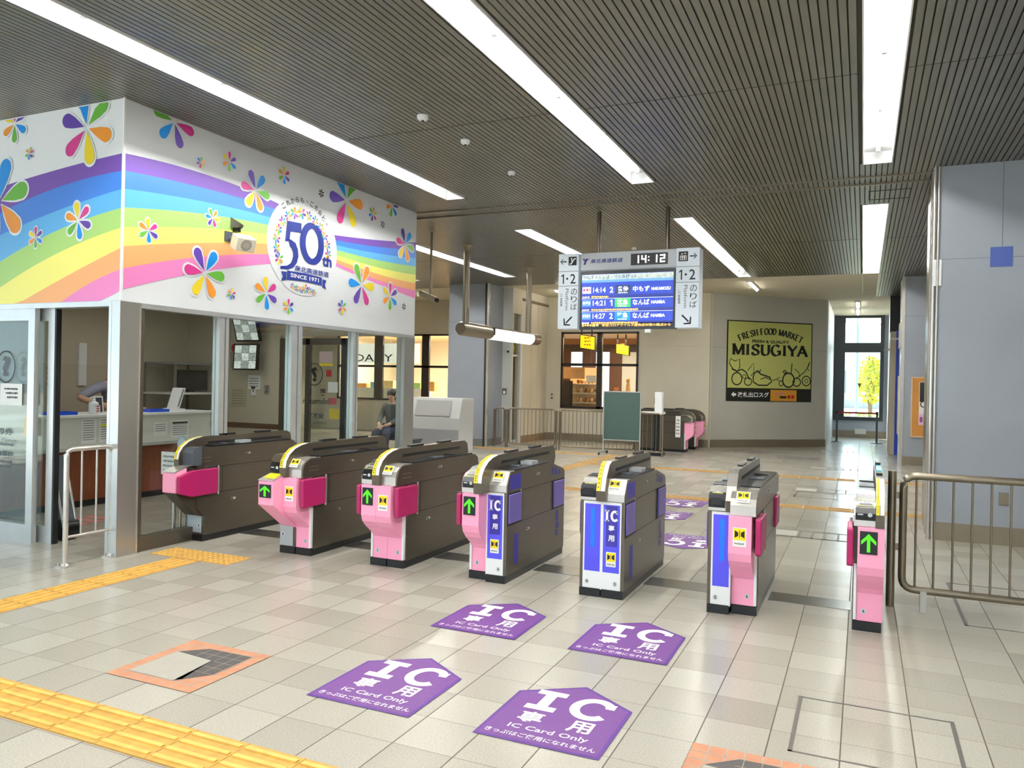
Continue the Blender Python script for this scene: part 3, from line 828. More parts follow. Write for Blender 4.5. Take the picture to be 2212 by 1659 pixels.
for x0, x1, z0, z1, mm, nm, lab, cat in ((-9.28, -8.98, 1.12, 1.42, mat('chart_paper', (190, 182, 150), .7), 'wall_chart', 'yellowish chart sheet on office end wall, lower left', 'chart'), (-8.93, -8.68, 1.40, 1.62, PAPER, 'wall_notice', 'grey notice hanging just below the lower monitor', 'notice'),
                                     (-8.60, -8.50, 1.33, 1.47, STEELL, 'switch_plate', 'metal switch plate at right of the office end wall', 'switch'), (-8.86, -8.78, 1.30, 1.44, WHITE, 'wall_outlet', 'white outlet plate left of the metal switch plate', 'outlet')):
    m = MB().box(x0, x1, 9.685, 9.699, z0, z1, mm)
    if nm == 'switch_plate': m.box(x0+.03, x1-.03, 9.68, 9.686, z0+.02, z0+.06, GREYD).box(x0+.03, x1-.03, 9.68, 9.686, z0+.08, z0+.12, GREYD)
    if nm == 'wall_outlet': m.box(x0+.03, x0+.05, 9.682, 9.686, z0+.05, z0+.09, GREYD)
    if nm == 'wall_chart':
        for k in range(6): m.frect(x0+.03, x1-.03, z0+.04+k*.04, z0+.05+k*.04, (V(0, 9.683, 0), X_, Z_), GREYTXT)
    if nm == 'wall_notice':
        for k in range(4): m.frect(x0+.03, x1-.03, z0+.04+k*.04, z0+.052+k*.04, (V(0, 9.683, 0), X_, Z_), GREYTXT)
    tag(m.build(nm), lab, cat)
tag(MB().box(-10.25, -10.21, 7.70, 7.82, 1.42, 2.03, WHITE).build('wall_conduit'), 'tall pale vertical strip cover on the office back wall', 'wall strip')
m = MB().box(-10.25, -10.24, 7.2, 7.42, 1.38, 1.72, OFFWALL)
for k in range(4): dashes(m, 7.24, 7.38, 1.42+.07*k, .05, (V(-10.238, 0, 0), Y_, Z_), TXTBLK, .05)
tag(m.build('wall_notice'), 'sheet of dark characters on the office back wall by the doorway', 'notice')
tag(MB().box(-8.72, -8.65, 5.5, 5.53, 1.1055, 1.115, ALU).box(-8.69, -8.684, 5.4, 7.85, 1.106, 1.70, glass_mat('acrylic', (.97, .97, .97), 1.2)).build('acrylic_screen'), 'clear acrylic sneeze screen standing on the office counter', 'screen')
t = thing('folded_cart', (-7.1, 5.2, 0), 'dark folded equipment with metal rails leaning just inside the office doorway', 'equipment')
MB().prism([(-7.02, 0.13), (-6.9, .16), (-7.1, .80), (-7.2, .78)], 'y', 5.1, 5.2, GREYD).build('body', t, .01)
MB().tube([(-6.92, 5.09, .12), (-7.02, 5.09, .5), (-7.12, 5.09, .86)], .014, STEELL, 8).tube([(-6.9, 5.21, .12), (-7.1, 5.21, .8)], .014, STEELL, 8).build('rail', t)
MB().tube([(-6.95, 5.08, .1), (-6.95, 5.22, .1)], .1, BLACK, 18).build('wheel', t)
m = MB()
for k in range(3): m.frect(-7.9+.01*k, -7.45, 5.70+.16*k, 5.80+.16*k, (V(0, 0, .002), X_, Y_), mat('floor_red', (196, 120, 112), .6))
tag(m.build('floor_marking'), 'faded red floor marking inside the office doorway', 'floor marking')
# ============================================================= ticket gates
def rect_rows(m, a0, a1, b0, b1, n, fr, mt, rnd):
    for k in range(n):
        z = b0+(b1-b0)*(k+.2)/n
        m.frect(a0, a1-(a1-a0)*.3*rnd.random(), z, z+(b1-b0)/n*.5, fr, mt)
def no_entry(m, a0, a1, b0, b1, fr):
    """square sticker: yellow field, black closing doors, white foot with small print"""
    o, u, v = fr
    n = u.cross(v)
    h = b1-b0
    m.frect(a0, a1, b0, b1, fr, PAPER)
    f2 = (o+n*.0008, u, v)
    m.frect(a0+.06*(a1-a0), a1-.06*(a1-a0), b0+.34*h, b1-.05*h, f2, YELLOW)
    f3 = (o+n*.0016, u, v)
    c, y0, y1, w = (a0+a1)/2, b0+.46*h, b1-.15*h, a1-a0
    m.flat([(a0+.14*w, y0), (a0+.40*w, y0+.10*h), (a0+.40*w, y1-.10*h), (a0+.14*w, y1)], f3, TXTBLK)
    m.flat([(a1-.14*w, y0), (a1-.40*w, y0+.10*h), (a1-.40*w, y1-.10*h), (a1-.14*w, y1)], f3, TXTBLK)
    m.frect(c-.03*w, c+.03*w, y0+.02*h, y1, f3, RED)
    dashes(m, a0+.12*w, a1-.12*w, b0+.10*h, .12*h, f3, GREYTXT, w*.09)
def arrow_display(par, x0, x1, z0, z1, y):
    MB().box(x0, x1, y-.004, y+.004, z0, z1, BLACK).build('arrow_display', par)
    m = MB()
    f = (V(0, y-.006, 0), X_, Z_)
    w, h, c = x1-x0, z1-z0, (x0+x1)/2
    m.flat([(c-.42*w, z0+.42*h), (c-.42*w, z0+.58*h), (c, z0+.90*h), (c, z0+.72*h)], f, GREENL)
    m.flat([(c, z0+.72*h), (c, z0+.90*h), (c+.42*w, z0+.58*h), (c+.42*w, z0+.42*h)], f, GREENL)
    m.frect(c-.09*w, c+.09*w, z0+.10*h, z0+.75*h, f, GREENL)
    m.build('arrow', par.children[-1] if 0 else [q for q in par.children if q.name.startswith('arrow_display')][-1])
def gnum(m, s, x, z, y):
    f = (V(0, y, 0), X_, Z_)
    m.flat([(x+.019*cos(a*pi/8), z+.019*sin(a*pi/8)) for a in range(16)], f, mat('number_disc', (206, 206, 212), .5))
    m.text(s, x-.006, x+.007, z-.011, z+.012, (V(0, y-.001, 0), X_, Z_), TXTBLK, .03)
S_OUT = [(5.70, .065), (5.70, .25), (5.665, .29), (5.57, .36), (5.525, .405), (5.505, .46), (5.505, .713)]
def half(par, xa, xb, typ, side, num, arrow=False, reader=None, sticker=True, text=False, rear=True, flap=True):
    """one lane side of a gate; side = +1 when its outer face looks to +x"""
    fx0, fx1 = (xa, xb-.028) if side > 0 else (xa+.028, xb)
    if typ == 's':
        m = MB()
        m.prism(S_OUT+[(5.74, .713), (5.74, .065)], 'x', fx0+.002, fx1, PINK)
        c = (fx0+fx1)/2
        if sticker and not arrow: no_entry(m, c-.045, c+.045, .51, .64, (V(0, 5.503, 0), X_, Z_))
        gnum(m, num, (fx1-.045) if side > 0 else fx0+.045, .13, 5.698)
        m.build('front_panel', par)
        if arrow: arrow_display(par, fx0+.015 if side < 0 else fx0+.01, fx0+.118, .545, .69, 5.503)
        sx = (fx1, fx1+.018) if side > 0 else (fx0-.018, fx0)
        MB().box(sx[0], sx[1], 5.69, 5.72, .07, .44, WHITE).build('edge_strip', par)
        prof = [(5.725, .06), (5.725, .713), (5.56, .713), (5.56, .78), (5.585, .84), (5.65, .876), (6.98, .876), (7.05, .84), (7.07, .78), (7.07, .713), (6.93, .713), (6.93, .06)]
        cap = [(5.54, .715), (5.54, .785), (5.555, .83), (5.60, .865), (5.67, .882), (5.80, .882), (5.80, .715)]
        base = (5.71, 6.92)
    elif typ == 'ic':
        m = MB().box(fx0, fx1, 5.648, 5.69, .055, .715, WHITE)
        f1, f2, f3 = ((V(0, 5.648-q, 0), X_, Z_) for q in (.001, .002, .003))
        a, b = fx0+.012, fx1-.010
        m.frect(a, b, .19, .695, f1, BLUEV)
        c = (a+b)/2
        if text:
            m.frect(a+.022, b-.018, .385, .69, f2, NAVY)
            m.stroke([(c-.036, .575), (c-.036, .655)], .017, f3, TXTWHT).frect(c-.053, c-.019, .647, .657, f3, TXTWHT).frect(c-.053, c-.019, .573, .583, f3, TXTWHT)
            m.stroke(arc(c+.024, .615, .024, .034, 40, 320, 16), .018, f3, TXTWHT).frect(c+.036, c+.046, .628, .655, f3, TXTWHT)
            m.text('専', c-.024, c+.024, .50, .545, f3, TXTWHT, .03).text('用', c-.024, c+.024, .425, .47, f3, TXTWHT, .03)
            no_entry(m, c-.038, c+.038, .235, .345, f3)
        else:
            m.frect(a+.045, a+.078, .37, .665, f2, BRIGHTB)
        gnum(m, num, fx1-.04 if side > 0 else fx0+.035, .11, 5.646)
        m.build('front_panel', par)
        prof = [(5.655, .06), (5.655, .72), (5.655, .775), (5.72, .878), (6.60, .878), (6.92, .80), (6.955, .765), (6.955, .06)]
        cap = [(5.64, .722), (5.64, .778), (5.705, .884), (5.79, .884), (5.79, .722)]
        base = (5.66, 6.94)
    else:                                   # 'arm': the low side with the projecting nose
        prof = [(5.70, .06), (5.70, .25), (5.62, .33), (5.62, .72), (5.58, .74), (5.56, .85), (5.59, .90), (5.66, .905), (6.98, .905), (7.05, .86), (7.07, .78), (7.07, .713), (6.93, .713), (6.93, .06)]
        cap = None
        base = (5.71, 6.92)
    b = MB()
    b.prism(prof, 'x', xa+.003, xb-.003, STEEL)
    # panel joints and locks on the outer face
    xo = xb-.002 if side > 0 else xa+.002
    fo = (V(xo, 0, 0), Y_, Z_) if side > 0 else (V(xo, 0, 0), -Y_, Z_)
    sg = 1 if side > 0 else -1
    for z in (.455, .71): b.frect(min(5.72*sg, 6.92*sg), max(5.72*sg, 6.92*sg), z-.003, z+.003, fo, DARK)
    b.frect(min(5.93*sg, 5.936*sg), max(5.93*sg, 5.936*sg), .455, .71, fo, DARK)
    for yy, zz in ((6.25, .80), (6.62, .52), (6.05, .36)):
        b.frect(min(yy*sg, (yy+.07)*sg), max(yy*sg, (yy+.07)*sg), zz, zz+.022, fo, STEELL)
        b.frect(min((yy+.01)*sg, (yy+.04)*sg), max((yy+.01)*sg, (yy+.04)*sg), zz+.005, zz+.015, (fo[0]+X_*.001*sg, fo[1], fo[2]), DARK)
    if typ != 'ic':
        for k in range(2): b.frect(min(5.64*sg, 5.78*sg), max(5.64*sg, 5.78*sg), .765+.034*k, .778+.034*k, fo, STEELD)
    if typ == 'ic' :
        for q in ((5.70, 5.92, .735, .855), (5.80, 5.89, .12, .37)): b.frect(min(q[0]*sg, q[1]*sg), max(q[0]*sg, q[1]*sg), q[2], q[3], fo, NAVY)
        for q in ((6.62, 6.66, .77, .84), (6.69, 6.75, .76, .82), (6.78, 6.83, .75, .80), (6.74, 6.80, .33, .43), (6.75, 6.82, .26, .32), (6.73, 6.80, .20, .25)): b.frect(min(q[0]*sg, q[1]*sg), max(q[0]*sg, q[1]*sg), q[2], q[3], fo, NAVY)
    b.build('body', par)
    MB().box(xa+.006, xb-.006, base[0]-.02, base[1], 0, .062, BLACK).build('kick_plate', par)
    if cap:
        cm = MB().prism(cap, 'x', xa+.006, xb-.006, STEELL)
        if not reader:
            c = (fx0+fx1)/2+.012*side
            if typ == 's': fr = (V(0, 5.5525, .832)+V(0, -.0015, .001), X_, V(0, .62, .78).normalized())
            else: fr = (V(0, 5.672, .83)+V(0, -.003, .001), X_, V(0, .065, .106).normalized())
            no_entry(cm, c-.046, c+.046, -.032, .055, fr)
        cm.build('front_cap', par)
    # covers on the deck
    zt = prof[5][1] if typ != 'ic' else .878
    zt = .876 if typ == 's' else (.905 if typ == 'arm' else .878)
    ya, yb = (5.82, 6.95) if typ != 'ic' else (5.80, 6.58)
    dm = MB().box(xa+.012, xb-.012, ya, yb, zt, zt+.012, BLACK)
    if typ == 's': dm.box(xa+.03, xb-.04, 6.25, 6.42, zt+.012, zt+.018, GREYD).box(xa+.03, xb-.04, 6.6, 6.64, zt+.012, zt+.02, DARK)
    else: dm.box(xa+.04, xb-.06, 6.0, 6.06, zt+.012, zt+.022, GREYD).box(xa+.04, xb-.035, 6.22, 6.36, zt+.012, zt+.04, mat('clear_box', (176, 182, 186), .2))
    dm.build('top_cover', par)
    if reader == 'slot':
        rx0, rx1 = (xa+.014, xb-.052) if side < 0 else (xa+.05, xb-.014)
        r = MB().prism([(5.535, .755), (5.532, .80), (5.55, .835), (5.70, .905), (5.84, .915), (5.90, .90), (5.90, .87), (5.62, .77)], 'x', rx0, rx1, BLACK)
        sl = V(0, .15, .07).normalized()
        fr = (V(0, 5.55, .835)+V(0, -.0012, .002), X_, sl)
        r.frect(rx0+.012, rx1-.012, .012, .10, fr, mat('reader_border', (206, 202, 96), .5)).frect(rx0+.018, rx1-.018, .018, .094, (fr[0]+V(0, -.0006, .001), fr[1], fr[2]), BLACK).frect(rx0+.026, rx1-.026, .03, .07, (fr[0]+V(0, -.001, .0016), fr[1], fr[2]), GREYD)
        f4 = (V(0, 5.5305, 0), X_, Z_)
        r.flat([(rx1-.035+.014*cos(k*pi/6), .792+.014*sin(k*pi/6)) for k in range(12)], f4, mat('pale_mark', (196, 202, 206), .5))
        r.frect(rx0+.012, rx0+.045, .788, .797, f4, mat('pale_mark', (196, 202, 206)))
        r.build('card_reader', par)
    if reader == 'pad':
        rx0, rx1 = (xa+.006, xb-.045)
        r = MB().prism([(5.634, .745), (5.628, .80), (5.645, .833), (5.78, .885), (5.92, .897), (5.92, .86), (5.70, .745)], 'x', rx0, rx1, mat('reader_slate', (30, 33, 40), .45, spec=.3))
        sl = V(0, .135, .052).normalized()
        fr = (V(0, 5.645, .833)+V(0, -.001, .0025), X_, sl)
        c = (rx0+rx1)/2
        r.flat([(c+.046*cos(k*pi/10), .088+.05*sin(k*pi/10)) for k in range(20)], fr, mat('reader_pad', (226, 224, 246), .4))
        r.frect(c-.022, c+.022, .07, .10, (fr[0]+V(0, -.0005, .0015), fr[1], fr[2]), mat('pad_mark', (140, 136, 206), .5))
        r.frect(rx0+.02, rx1-.02, .018, .030, fr, mat('reader_border', (206, 202, 96)))
        r.frect(rx0+.018, rx1-.018, .765, .815, (V(0, 5.6275, 0), X_, Z_), DARK)
        r.build('card_reader', par)
    # folded flaps
    if flap:
        if typ in ('s', 'arm'):
            fa0, fa1 = (xb-.006, xb+.034) if side > 0 else (xa-.034, xa+.006)
            if typ == 's': pr = [(5.525, .465), (5.52, .695), (5.535, .705), (5.835, .70), (5.845, .69), (5.845, .465), (5.83, .455), (5.54, .452)]
            else: pr = [(5.365, .50), (5.365, .655), (5.52, .70), (5.835, .70), (5.845, .69), (5.845, .465), (5.83, .455), (5.52, .452)]
            MB().prism(pr, 'x', fa0, fa1, PINKD).build('flap_door', par, .008)
            h = MB()
            xx = (fa0+fa1)/2
            h.tube([(xx, 5.865, .44), (xx, 5.865, .72)], .010, STEELL, 8)
            h.build('flap_hinge', par)
            if rear: MB().prism([(6.74, .455), (6.74, .70), (7.0, .695), (7.0, .46)], 'x', xb-.006 if side > 0 else xa-.016, xb+.016 if side > 0 else xa+.006, PINKD).build('flap_door', par, .008)
        else:
            fa0, fa1 = (xb-.006, xb+.012) if side > 0 else (xa-.012, xa+.006)
            MB().box(fa0, fa1, 5.67, 5.905, .47, .70, LILAC).build('flap_door', par, .006)
            MB().box(fa0, fa1, 6.66, 6.92, .465, .70, LILAC).build('flap_door', par, .006)
            fo0, fo1 = (xb-.004, xb+.002) if side > 0 else (xa-.002, xa+.004)
            MB().box(fo0, fo1, 5.66, 5.925, .455, .712, DARK).box(fo0, fo1, 6.64, 6.94, .452, .712, DARK).tube([((fo0+fo1)/2, 5.92, .47), ((fo0+fo1)/2, 5.92, .72)], .007, STEELL, 8).build('flap_recess', par)
def spine(par, xs, typ, w=.036, tape=True, tail=None):
    if typ == 's': pr = [(5.50, .715), (5.495, .80), (5.508, .86), (5.55, .915), (5.62, .96), (5.70, .985), (5.80, 1.0), (7.02, 1.0), (7.08, .97), (7.10, .88), (7.06, .80), (5.7, .715)]
    else: pr = [(5.61, .722), (5.60, .80), (5.635, .90), (5.70, .985), (5.76, 1.008), (6.90, 1.0), (6.955, .96), (6.97, .85), (6.9, .80), (5.7, .722)]
    m = MB().prism(pr, 'x', xs-w, xs+w, STEEL)
    n = 7 if typ == 's' else 5
    pts = pr[1:n]
    def strip(x0, x1, mt, d, i0=0, i1=None):
        P = pts[i0:i1]
        for a, b in zip(P, P[1:]):
            t = V(0, b[0]-a[0], b[1]-a[1]).normalized()
            nn = V(0, -t.z, t.y)*d
            m.poly([V(x0, a[0], a[1])+nn, V(x1, a[0], a[1])+nn, V(x1, b[0], b[1])+nn, V(x0, b[0], b[1])+nn], mt)
    if tape:
        strip(xs-w+.003, xs-.004, YELLOW, .0015, 0 if typ == 's' else 0)
        strip(xs+.0, xs+w-.002, mat('tape_white', (232, 230, 226), .4), .0015)
        for a, b in zip(pts, pts[1:]):
            for q in (.2, .5, .8):
                p = V(0, a[0]+(b[0]-a[0])*q, a[1]+(b[1]-a[1])*q)
                t = V(0, b[0]-a[0], b[1]-a[1]).normalized()
                nn = V(0, -t.z, t.y)*.0025
                m.poly([p+V(xs-w+.010, 0, 0)+nn, p+V(xs-.012, 0, 0)+nn, p+t*.014+V(xs-.012, 0, 0)+nn, p+t*.014+V(xs-w+.010, 0, 0)+nn], mat('tape_print', (150, 132, 20), .5))
    else: strip(xs-w+.002, xs+w-.002, STEELL, .0015)
    m.build('sensor_bar', par)
    s = MB()
    for sx in (xs-w-.0015, xs+w-.0005): s.box(sx, sx+.002, 5.86, 6.93, .925, .95, DARK)
    s.build('sensor_slot', par)
    s = MB()
    for y in (6.02, 6.55): s.box(xs-.02, xs+.02, y, y+.22, .998, 1.018, BLACK)
    s.build('top_sensor', par)
def gate(x0, x1, label): return thing('ticket_gate', ((x0+x1)/2, 6.3, 0), label, 'ticket gate', 'ticket gates')
# gate beside the office: projecting nose only
g = gate(-6.01, -5.772, 'ticket gate beside the office glass with big magenta flap and blank pink nose')
half(g, -6.01, -5.772, 'arm', 1, '1', rear=False)
MB().prism([(5.365, .50), (5.365, .69), (5.50, .728), (5.50, .48)], 'x', -5.955, -5.79, PINK).build('front_nose', g, .006)
MB().prism([(5.375, .495), (5.50, .48), (5.50, .728), (5.70, .735), (5.70, .24), (5.63, .26)], 'x', -5.95, -5.795, STEEL).build('nose_bracket', g)
MB().prism([(5.36, .692), (5.52, .737), (5.66, .737), (5.66, .745), (5.52, .745), (5.36, .70)], 'x', -5.955, -5.79, STEELL).build('nose_top', g)
MB().prism([(5.55, .74), (5.545, .86), (5.575, .907), (5.66, .915), (5.66, .74)], 'x', -5.90, -5.768, GREYD).build('front_cap', g)
m = MB().box(-5.985, -5.80, 5.698, 5.705, .08, .25, mat('plate_pale', (176, 186, 194), .4, .3))
gnum(m, '1', -5.83, .15, 5.696)
m.build('front_plate', g)
spine(g, -5.925, 's', .03)
# gate with arrow on a projecting nose
g = gate(-4.84, -4.48, 'pink ticket gate with a green arrow on its projecting nose')
half(g, -4.84, -4.66, 'arm', -1, '1', flap=False, reader='slot')
half(g, -4.66, -4.48, 's', 1, '2')
MB().prism([(5.38, .48), (5.38, .69), (5.52, .73), (5.70, .73), (5.70, .24), (5.62, .30)], 'x', -4.82, -4.655, PINK).build('front_nose', g, .004)
MB().prism([(5.375, .693), (5.52, .733), (5.62, .733), (5.62, .741), (5.52, .741), (5.375, .70)], 'x', -4.82, -4.655, STEELL).prism([(5.42, .707), (5.50, .729), (5.50, .745), (5.42, .722)], 'x', -4.79, -4.68, YELLOW).build('nose_top', g)
arrow_display(g, -4.803, -4.678, .545, .66, 5.377)
m = MB().box(-4.835, -4.69, 5.692, 5.705, .07, .25, mat('plate_pale', (176, 186, 194)))
gnum(m, '1', -4.80, .17, 5.69)
m.build('front_plate', g)
spine(g, -4.655, 's')
g = gate(-3.855, -3.508, 'all-pink ticket gate with two S-curved fronts and one green arrow')
half(g, -3.855, -3.683, 's', -1, '2', arrow=True, reader='slot')
half(g, -3.683, -3.508, 's', 1, '3')
spine(g, -3.683, 's')
pinkgate = g
g = gate(-2.90, -2.545, 'ticket gate half pink with green arrow, half blue IC panel')
half(g, -2.90, -2.725, 's', -1, '3', arrow=True, reader='slot')
half(g, -2.725, -2.545, 'ic', 1, '4', text=True)
spine(g, -2.735, 's')
g = gate(-1.937, -1.587, 'ticket gate with two blue panels, the right one lettered IC')
half(g, -1.937, -1.765, 'ic', -1, '4', reader='pad')
half(g, -1.765, -1.587, 'ic', 1, '5', text=True)
spine(g, -1.765, 'ic')
g = gate(-.985, -.64, 'ticket gate with a plain blue left panel and a pink right front')
half(g, -.985, -.822, 'ic', -1, '5', reader='pad')
half(g, -.822, -.64, 's', 1, '6')
spine(g, -.822, 'ic', tape=False)
g = gate(-.042, .145, 'narrow single pink ticket gate with green arrow beside the right-hand railing')
half(g, -.042, .145, 's', -1, '6', arrow=True, reader='slot', rear=False)
spine(g, .116, 's', .026)
m = MB().box(.098, .132, 6.1, 6.5, 1.002, 1.03, mat('pale_cyan', (130, 206, 232), .3)).box(.098, .132, 6.5, 6.85, 1.002, 1.05, BLACK)
m.build('top_piece', g)
# notice and bottle in front of the office gate
t = thing('notice_placard', (-6.1, 5.62, 0), 'white notice placard on a thin post beside the office gate', 'placard')
m = MB().box(-6.235, -6.015, 5.60, 5.606, .63, .85, PAPER)
for k in range(4): dashes(m, -6.21, -6.04, .66+.045*k, .022, (V(0, 5.5985, 0), X_, Z_), GREYTXT)
m.build('sheet', t)
MB().tube([(-6.09, 5.63, .0), (-6.09, 5.63, .70)], .02, STEELL, 10).lathe([(.07, 0), (.07, .02), (.022, .03)], (-6.09, 5.63, 0), STEELL, 14).build('post', t)
tag(MB().lathe([(.035, 0), (.04, .01), (.04, .10), (.025, .12), (.025, .15)], (-6.12, 5.74, .85), mat('clear_bottle', (150, 170, 186), .15), 14).lathe([(.05, -.012), (.05, 0)], (-6.12, 5.74, .85), GREYD, 12).tube([(-6.12, 5.74, 0), (-6.12, 5.74, .84)], .012, STEELL, 8).build('bottle_stand'), 'small clear bottle on a stand behind the white notice placard', 'bottle stand')

# two gates of the side exit far behind, turned a quarter
gl = ('far ticket gate with pink front nearest the white box table', 'farther pink ticket gate standing against the back wall')
g = gate(-3.855, -3.508, gl[0])
half(g, -3.855, -3.683, 's', -1, '2', flap=False, rear=False)
half(g, -3.683, -3.508, 's', 1, '3', rear=False)
spine(g, -3.683, 's')
g.location = (-4.45, 18.95, 0)
g.rotation_euler = (0, 0, pi/2)
copy_tree(g, (-4.40, 19.95, 0), pi/2, gl[1])
m = MB()
f = (V(0, 18.765, 0), X_, Z_)
m.frect(-4.08, -3.96, .35, .86, f, PAPER)
for k in range(5): dashes(m, -4.06, -3.98, .42+.08*k, .04, (V(0, 18.762, 0), X_, Z_), GREYTXT, .03)
tag(m.build('wall_notice'), 'tall white notice stuck on the side of the far ticket gate', 'notice')

# ============================================================= floor graphics
SL = {}
def glyph_I(m, a0, a1, b0, b1, fr, mt):
    w, h = a1-a0, b1-b0
    m.frect(a0, a1, b0, b0+.22*h, fr, mt).frect(a0, a1, b1-.22*h, b1, fr, mt).frect(a0+.31*w, a1-.31*w, b0+.22*h, b1-.22*h, fr, mt)
def glyph_C(m, a0, a1, b0, b1, fr, mt):
    cx, cy, rx, ry = (a0+a1)/2, (b0+b1)/2, (a1-a0)/2, (b1-b0)/2
    o, i = arc(cx, cy, rx, ry, 42, 318, 22), arc(cx, cy, rx*.55, ry*.62, 42, 318, 22)
    for k in range(22): m.flat([o[k], o[k+1], i[k+1], i[k]], fr, mt)
    m.flat([(a1-.16*rx, cy+.25*ry), (a1-.16*rx, cy+.72*ry), (cx+.38*rx, cy+.52*ry), (cx+.44*rx, cy+.25*ry)], fr, mt)
def floor_sign(x, y, label):
    t = thing('floor_sign', (x, y, 0), label, 'floor sign', 'purple IC floor signs')
    pts = [(-.3, 0), (.3, 0), (.3, .54), (0, .74), (-.3, .54)]
    def P(z, s): return (V(x, y, z), X_, Y_)
    c = (0, .33)
    MB().flat(pts, P(.003, 1), PURPLED).build('border', t)
    MB().flat([(c[0]+(a-c[0])*.94, c[1]+(b-c[1])*.945) for a, b in pts], P(.004, 1), PURPLE).build('sheet', t)
    m = MB()
    f = P(.0052, 1)
    glyph_I(m, -.20, -.045, .355, .60, f, TXTWHT)
    glyph_C(m, .005, .235, .345, .61, f, TXTWHT)
    m.text('専', -.18, -.06, .20, .325, f, TXTWHT, .025).text('用', .07, .185, .20, .325, f, TXTWHT, .025)
    m.text('IC Card Only', -.185, .205, .112, .17, f, TXTWHT, .012)
    m.text('きっぷはご使用になれません', -.265, .265, .045, .088, f, TXTWHT, .012)
    m.build('lettering', t)
    return t
A = floor_sign(-2.229, 3.196, 'purple IC floor sign nearest to the orange-bordered floor tile')
copy_tree(A, (-1.292, 3.196, 0), label='purple IC floor sign nearest the camera at bottom centre')
copy_tree(A, (-2.238, 4.45, 0), label='purple IC floor sign in front of the half pink, half IC gate')
copy_tree(A, (-1.29, 4.45, 0), label='purple IC floor sign in front of the gate with two blue panels')
for k, (x, y, lab) in enumerate(((-1.60, 8.42, 'purple floor sign partly hidden behind the plain blue and pink gate'), (-2.2, 9.9, 'purple floor sign beyond the two-panel blue gate, middle one'), (-2.2, 11.0, 'farthest purple floor sign, before the yellow floor strip'))):
    copy_tree(A, (x, y, 0), pi, lab)
# tactile paving
def tactile(x0, x1, y0, y1, ax, label, dots=False):
    TACT = MATS['tactile_yellow'] if y0 < 8 else mat('tactile_dull', (196, 160, 104), .5, 0, .12, 14)  # duller yellow for the strips beyond the gates
    m = MB().box(x0, x1, y0, y1, 0, .003, mat('tactile_recess', (204, 156, 74), .6, 0, .15, 14) if y0 < 8 else TACT)
    L = .3
    nx, ny = max(1, round((x1-x0)/L)), max(1, round((y1-y0)/L))
    for i in range(nx):
        for j in range(ny):
            a, b = x0+(x1-x0)*i/nx, y0+(y1-y0)*j/ny
            if dots:
                for p in range(5):
                    for q in range(5): m.lathe([(.014, 0), (.009, .005)], (a+.03+.06*p, b+.03+.06*q, .004), TACT, 8)
            else:
                for p in range(4):
                    c = .04+.0733*p
                    if ax == 'x': m.box(a+.012, a+L-.012, b+c-.012, b+c+.012, .003, .010, TACT)
                    else: m.box(a+c-.012, a+c+.012, b+.012, b+L-.012, .003, .010, TACT)
            for (p, q, r, s) in ((a, a+.003, b, b+L), (a, a+L, b, b+.003)): m.box(p, q, r, s, .004, .0046, mat('tact_joint', (156, 122, 62), .7))
    tag(m.build('tactile_paving'), label, 'tactile paving', 'yellow tactile strips')
tactile(-6.3, -.9, 2.36, 2.66, 'x', 'wide yellow ribbed guiding strip across the bottom left corner')
tactile(-5.48, -5.18, 2.66, 5.06, 'y', 'yellow ribbed strip leading past the office railing to the dotted patch')
tactile(-5.78, -4.88, 5.08, 5.38, 'x', 'yellow dotted warning patch in front of the office gate', True)
tactile(-5.2, 1.7, 11.05, 11.35, 'x', 'thin yellow strip beyond the gates, nearest of those behind them')
tactile(-4.9, 1.7, 14.75, 15.05, 'x', 'second yellow strip beyond the gates, crossing towards the end window')
tactile(-5.2, -4.9, 11.35, 17.05, 'y', 'yellow strip running back towards the green board')
tactile(-8.9, -5.45, 16.75, 17.05, 'x', 'yellow strip in front of the far railings and the left column')
# mosaic emblems
def mosaic(x0, y0, label, flip=False):
    t = thing('floor_mosaic', (x0+.3, y0+.3, 0), label, 'floor mosaic', 'tile mosaics in the floor')
    f = (V(x0, y0, .0025), X_, Y_)
    f2 = (V(x0, y0, .0032), X_, Y_)
    f3 = (V(x0, y0, .004), X_, Y_)
    m = MB().frect(0, .6, 0, .6, f, TERRA)
    for k in range(1, 8): m.frect(0, .6, .075*k-.0035, .075*k+.0035, f2, GROUT).frect(.075*k-.0035, .075*k+.0035, 0, .6, f2, GROUT)
    m.build('border', t)
    m = MB().flat([(.08, .08), (.40, .08), (.43, .10), (.36, .385), (.08, .41)], f3, PALE)
    m.build('light_field', t)
    m = MB().flat([(.08, .41), (.36, .385), (.40, .08), (.52, .23), (.52, .53), (.21, .525)], f3, DGREY)
    f4 = (V(x0, y0, .0045), X_, Y_)
    for k in range(1, 7):
        q = .08+.075*k
        m.frect(q-.0015, q+.0015, max(.39, .40), .525, f4, GROUT) if q < .36 and q > .2 else None
        if q >= .36: m.frect(q-.0015, q+.0015, .23 if q > .42 else .39, .53, f4, GROUT)
        if q > .38: m.frect(.20 if q < .5 else .3, .52, q-.0015, q+.0015, f4, GROUT)
        elif q > .2: m.frect(.385, .52, q-.0015, q+.0015, f4, GROUT)
    m.build('dark_field', t)
mosaic(-3.66, 2.95, 'square terracotta-bordered mosaic with pale arrow near the yellow strip')
mosaic(-.66, 2.95, 'terracotta-bordered mosaic cut off by the bottom edge of the photo')
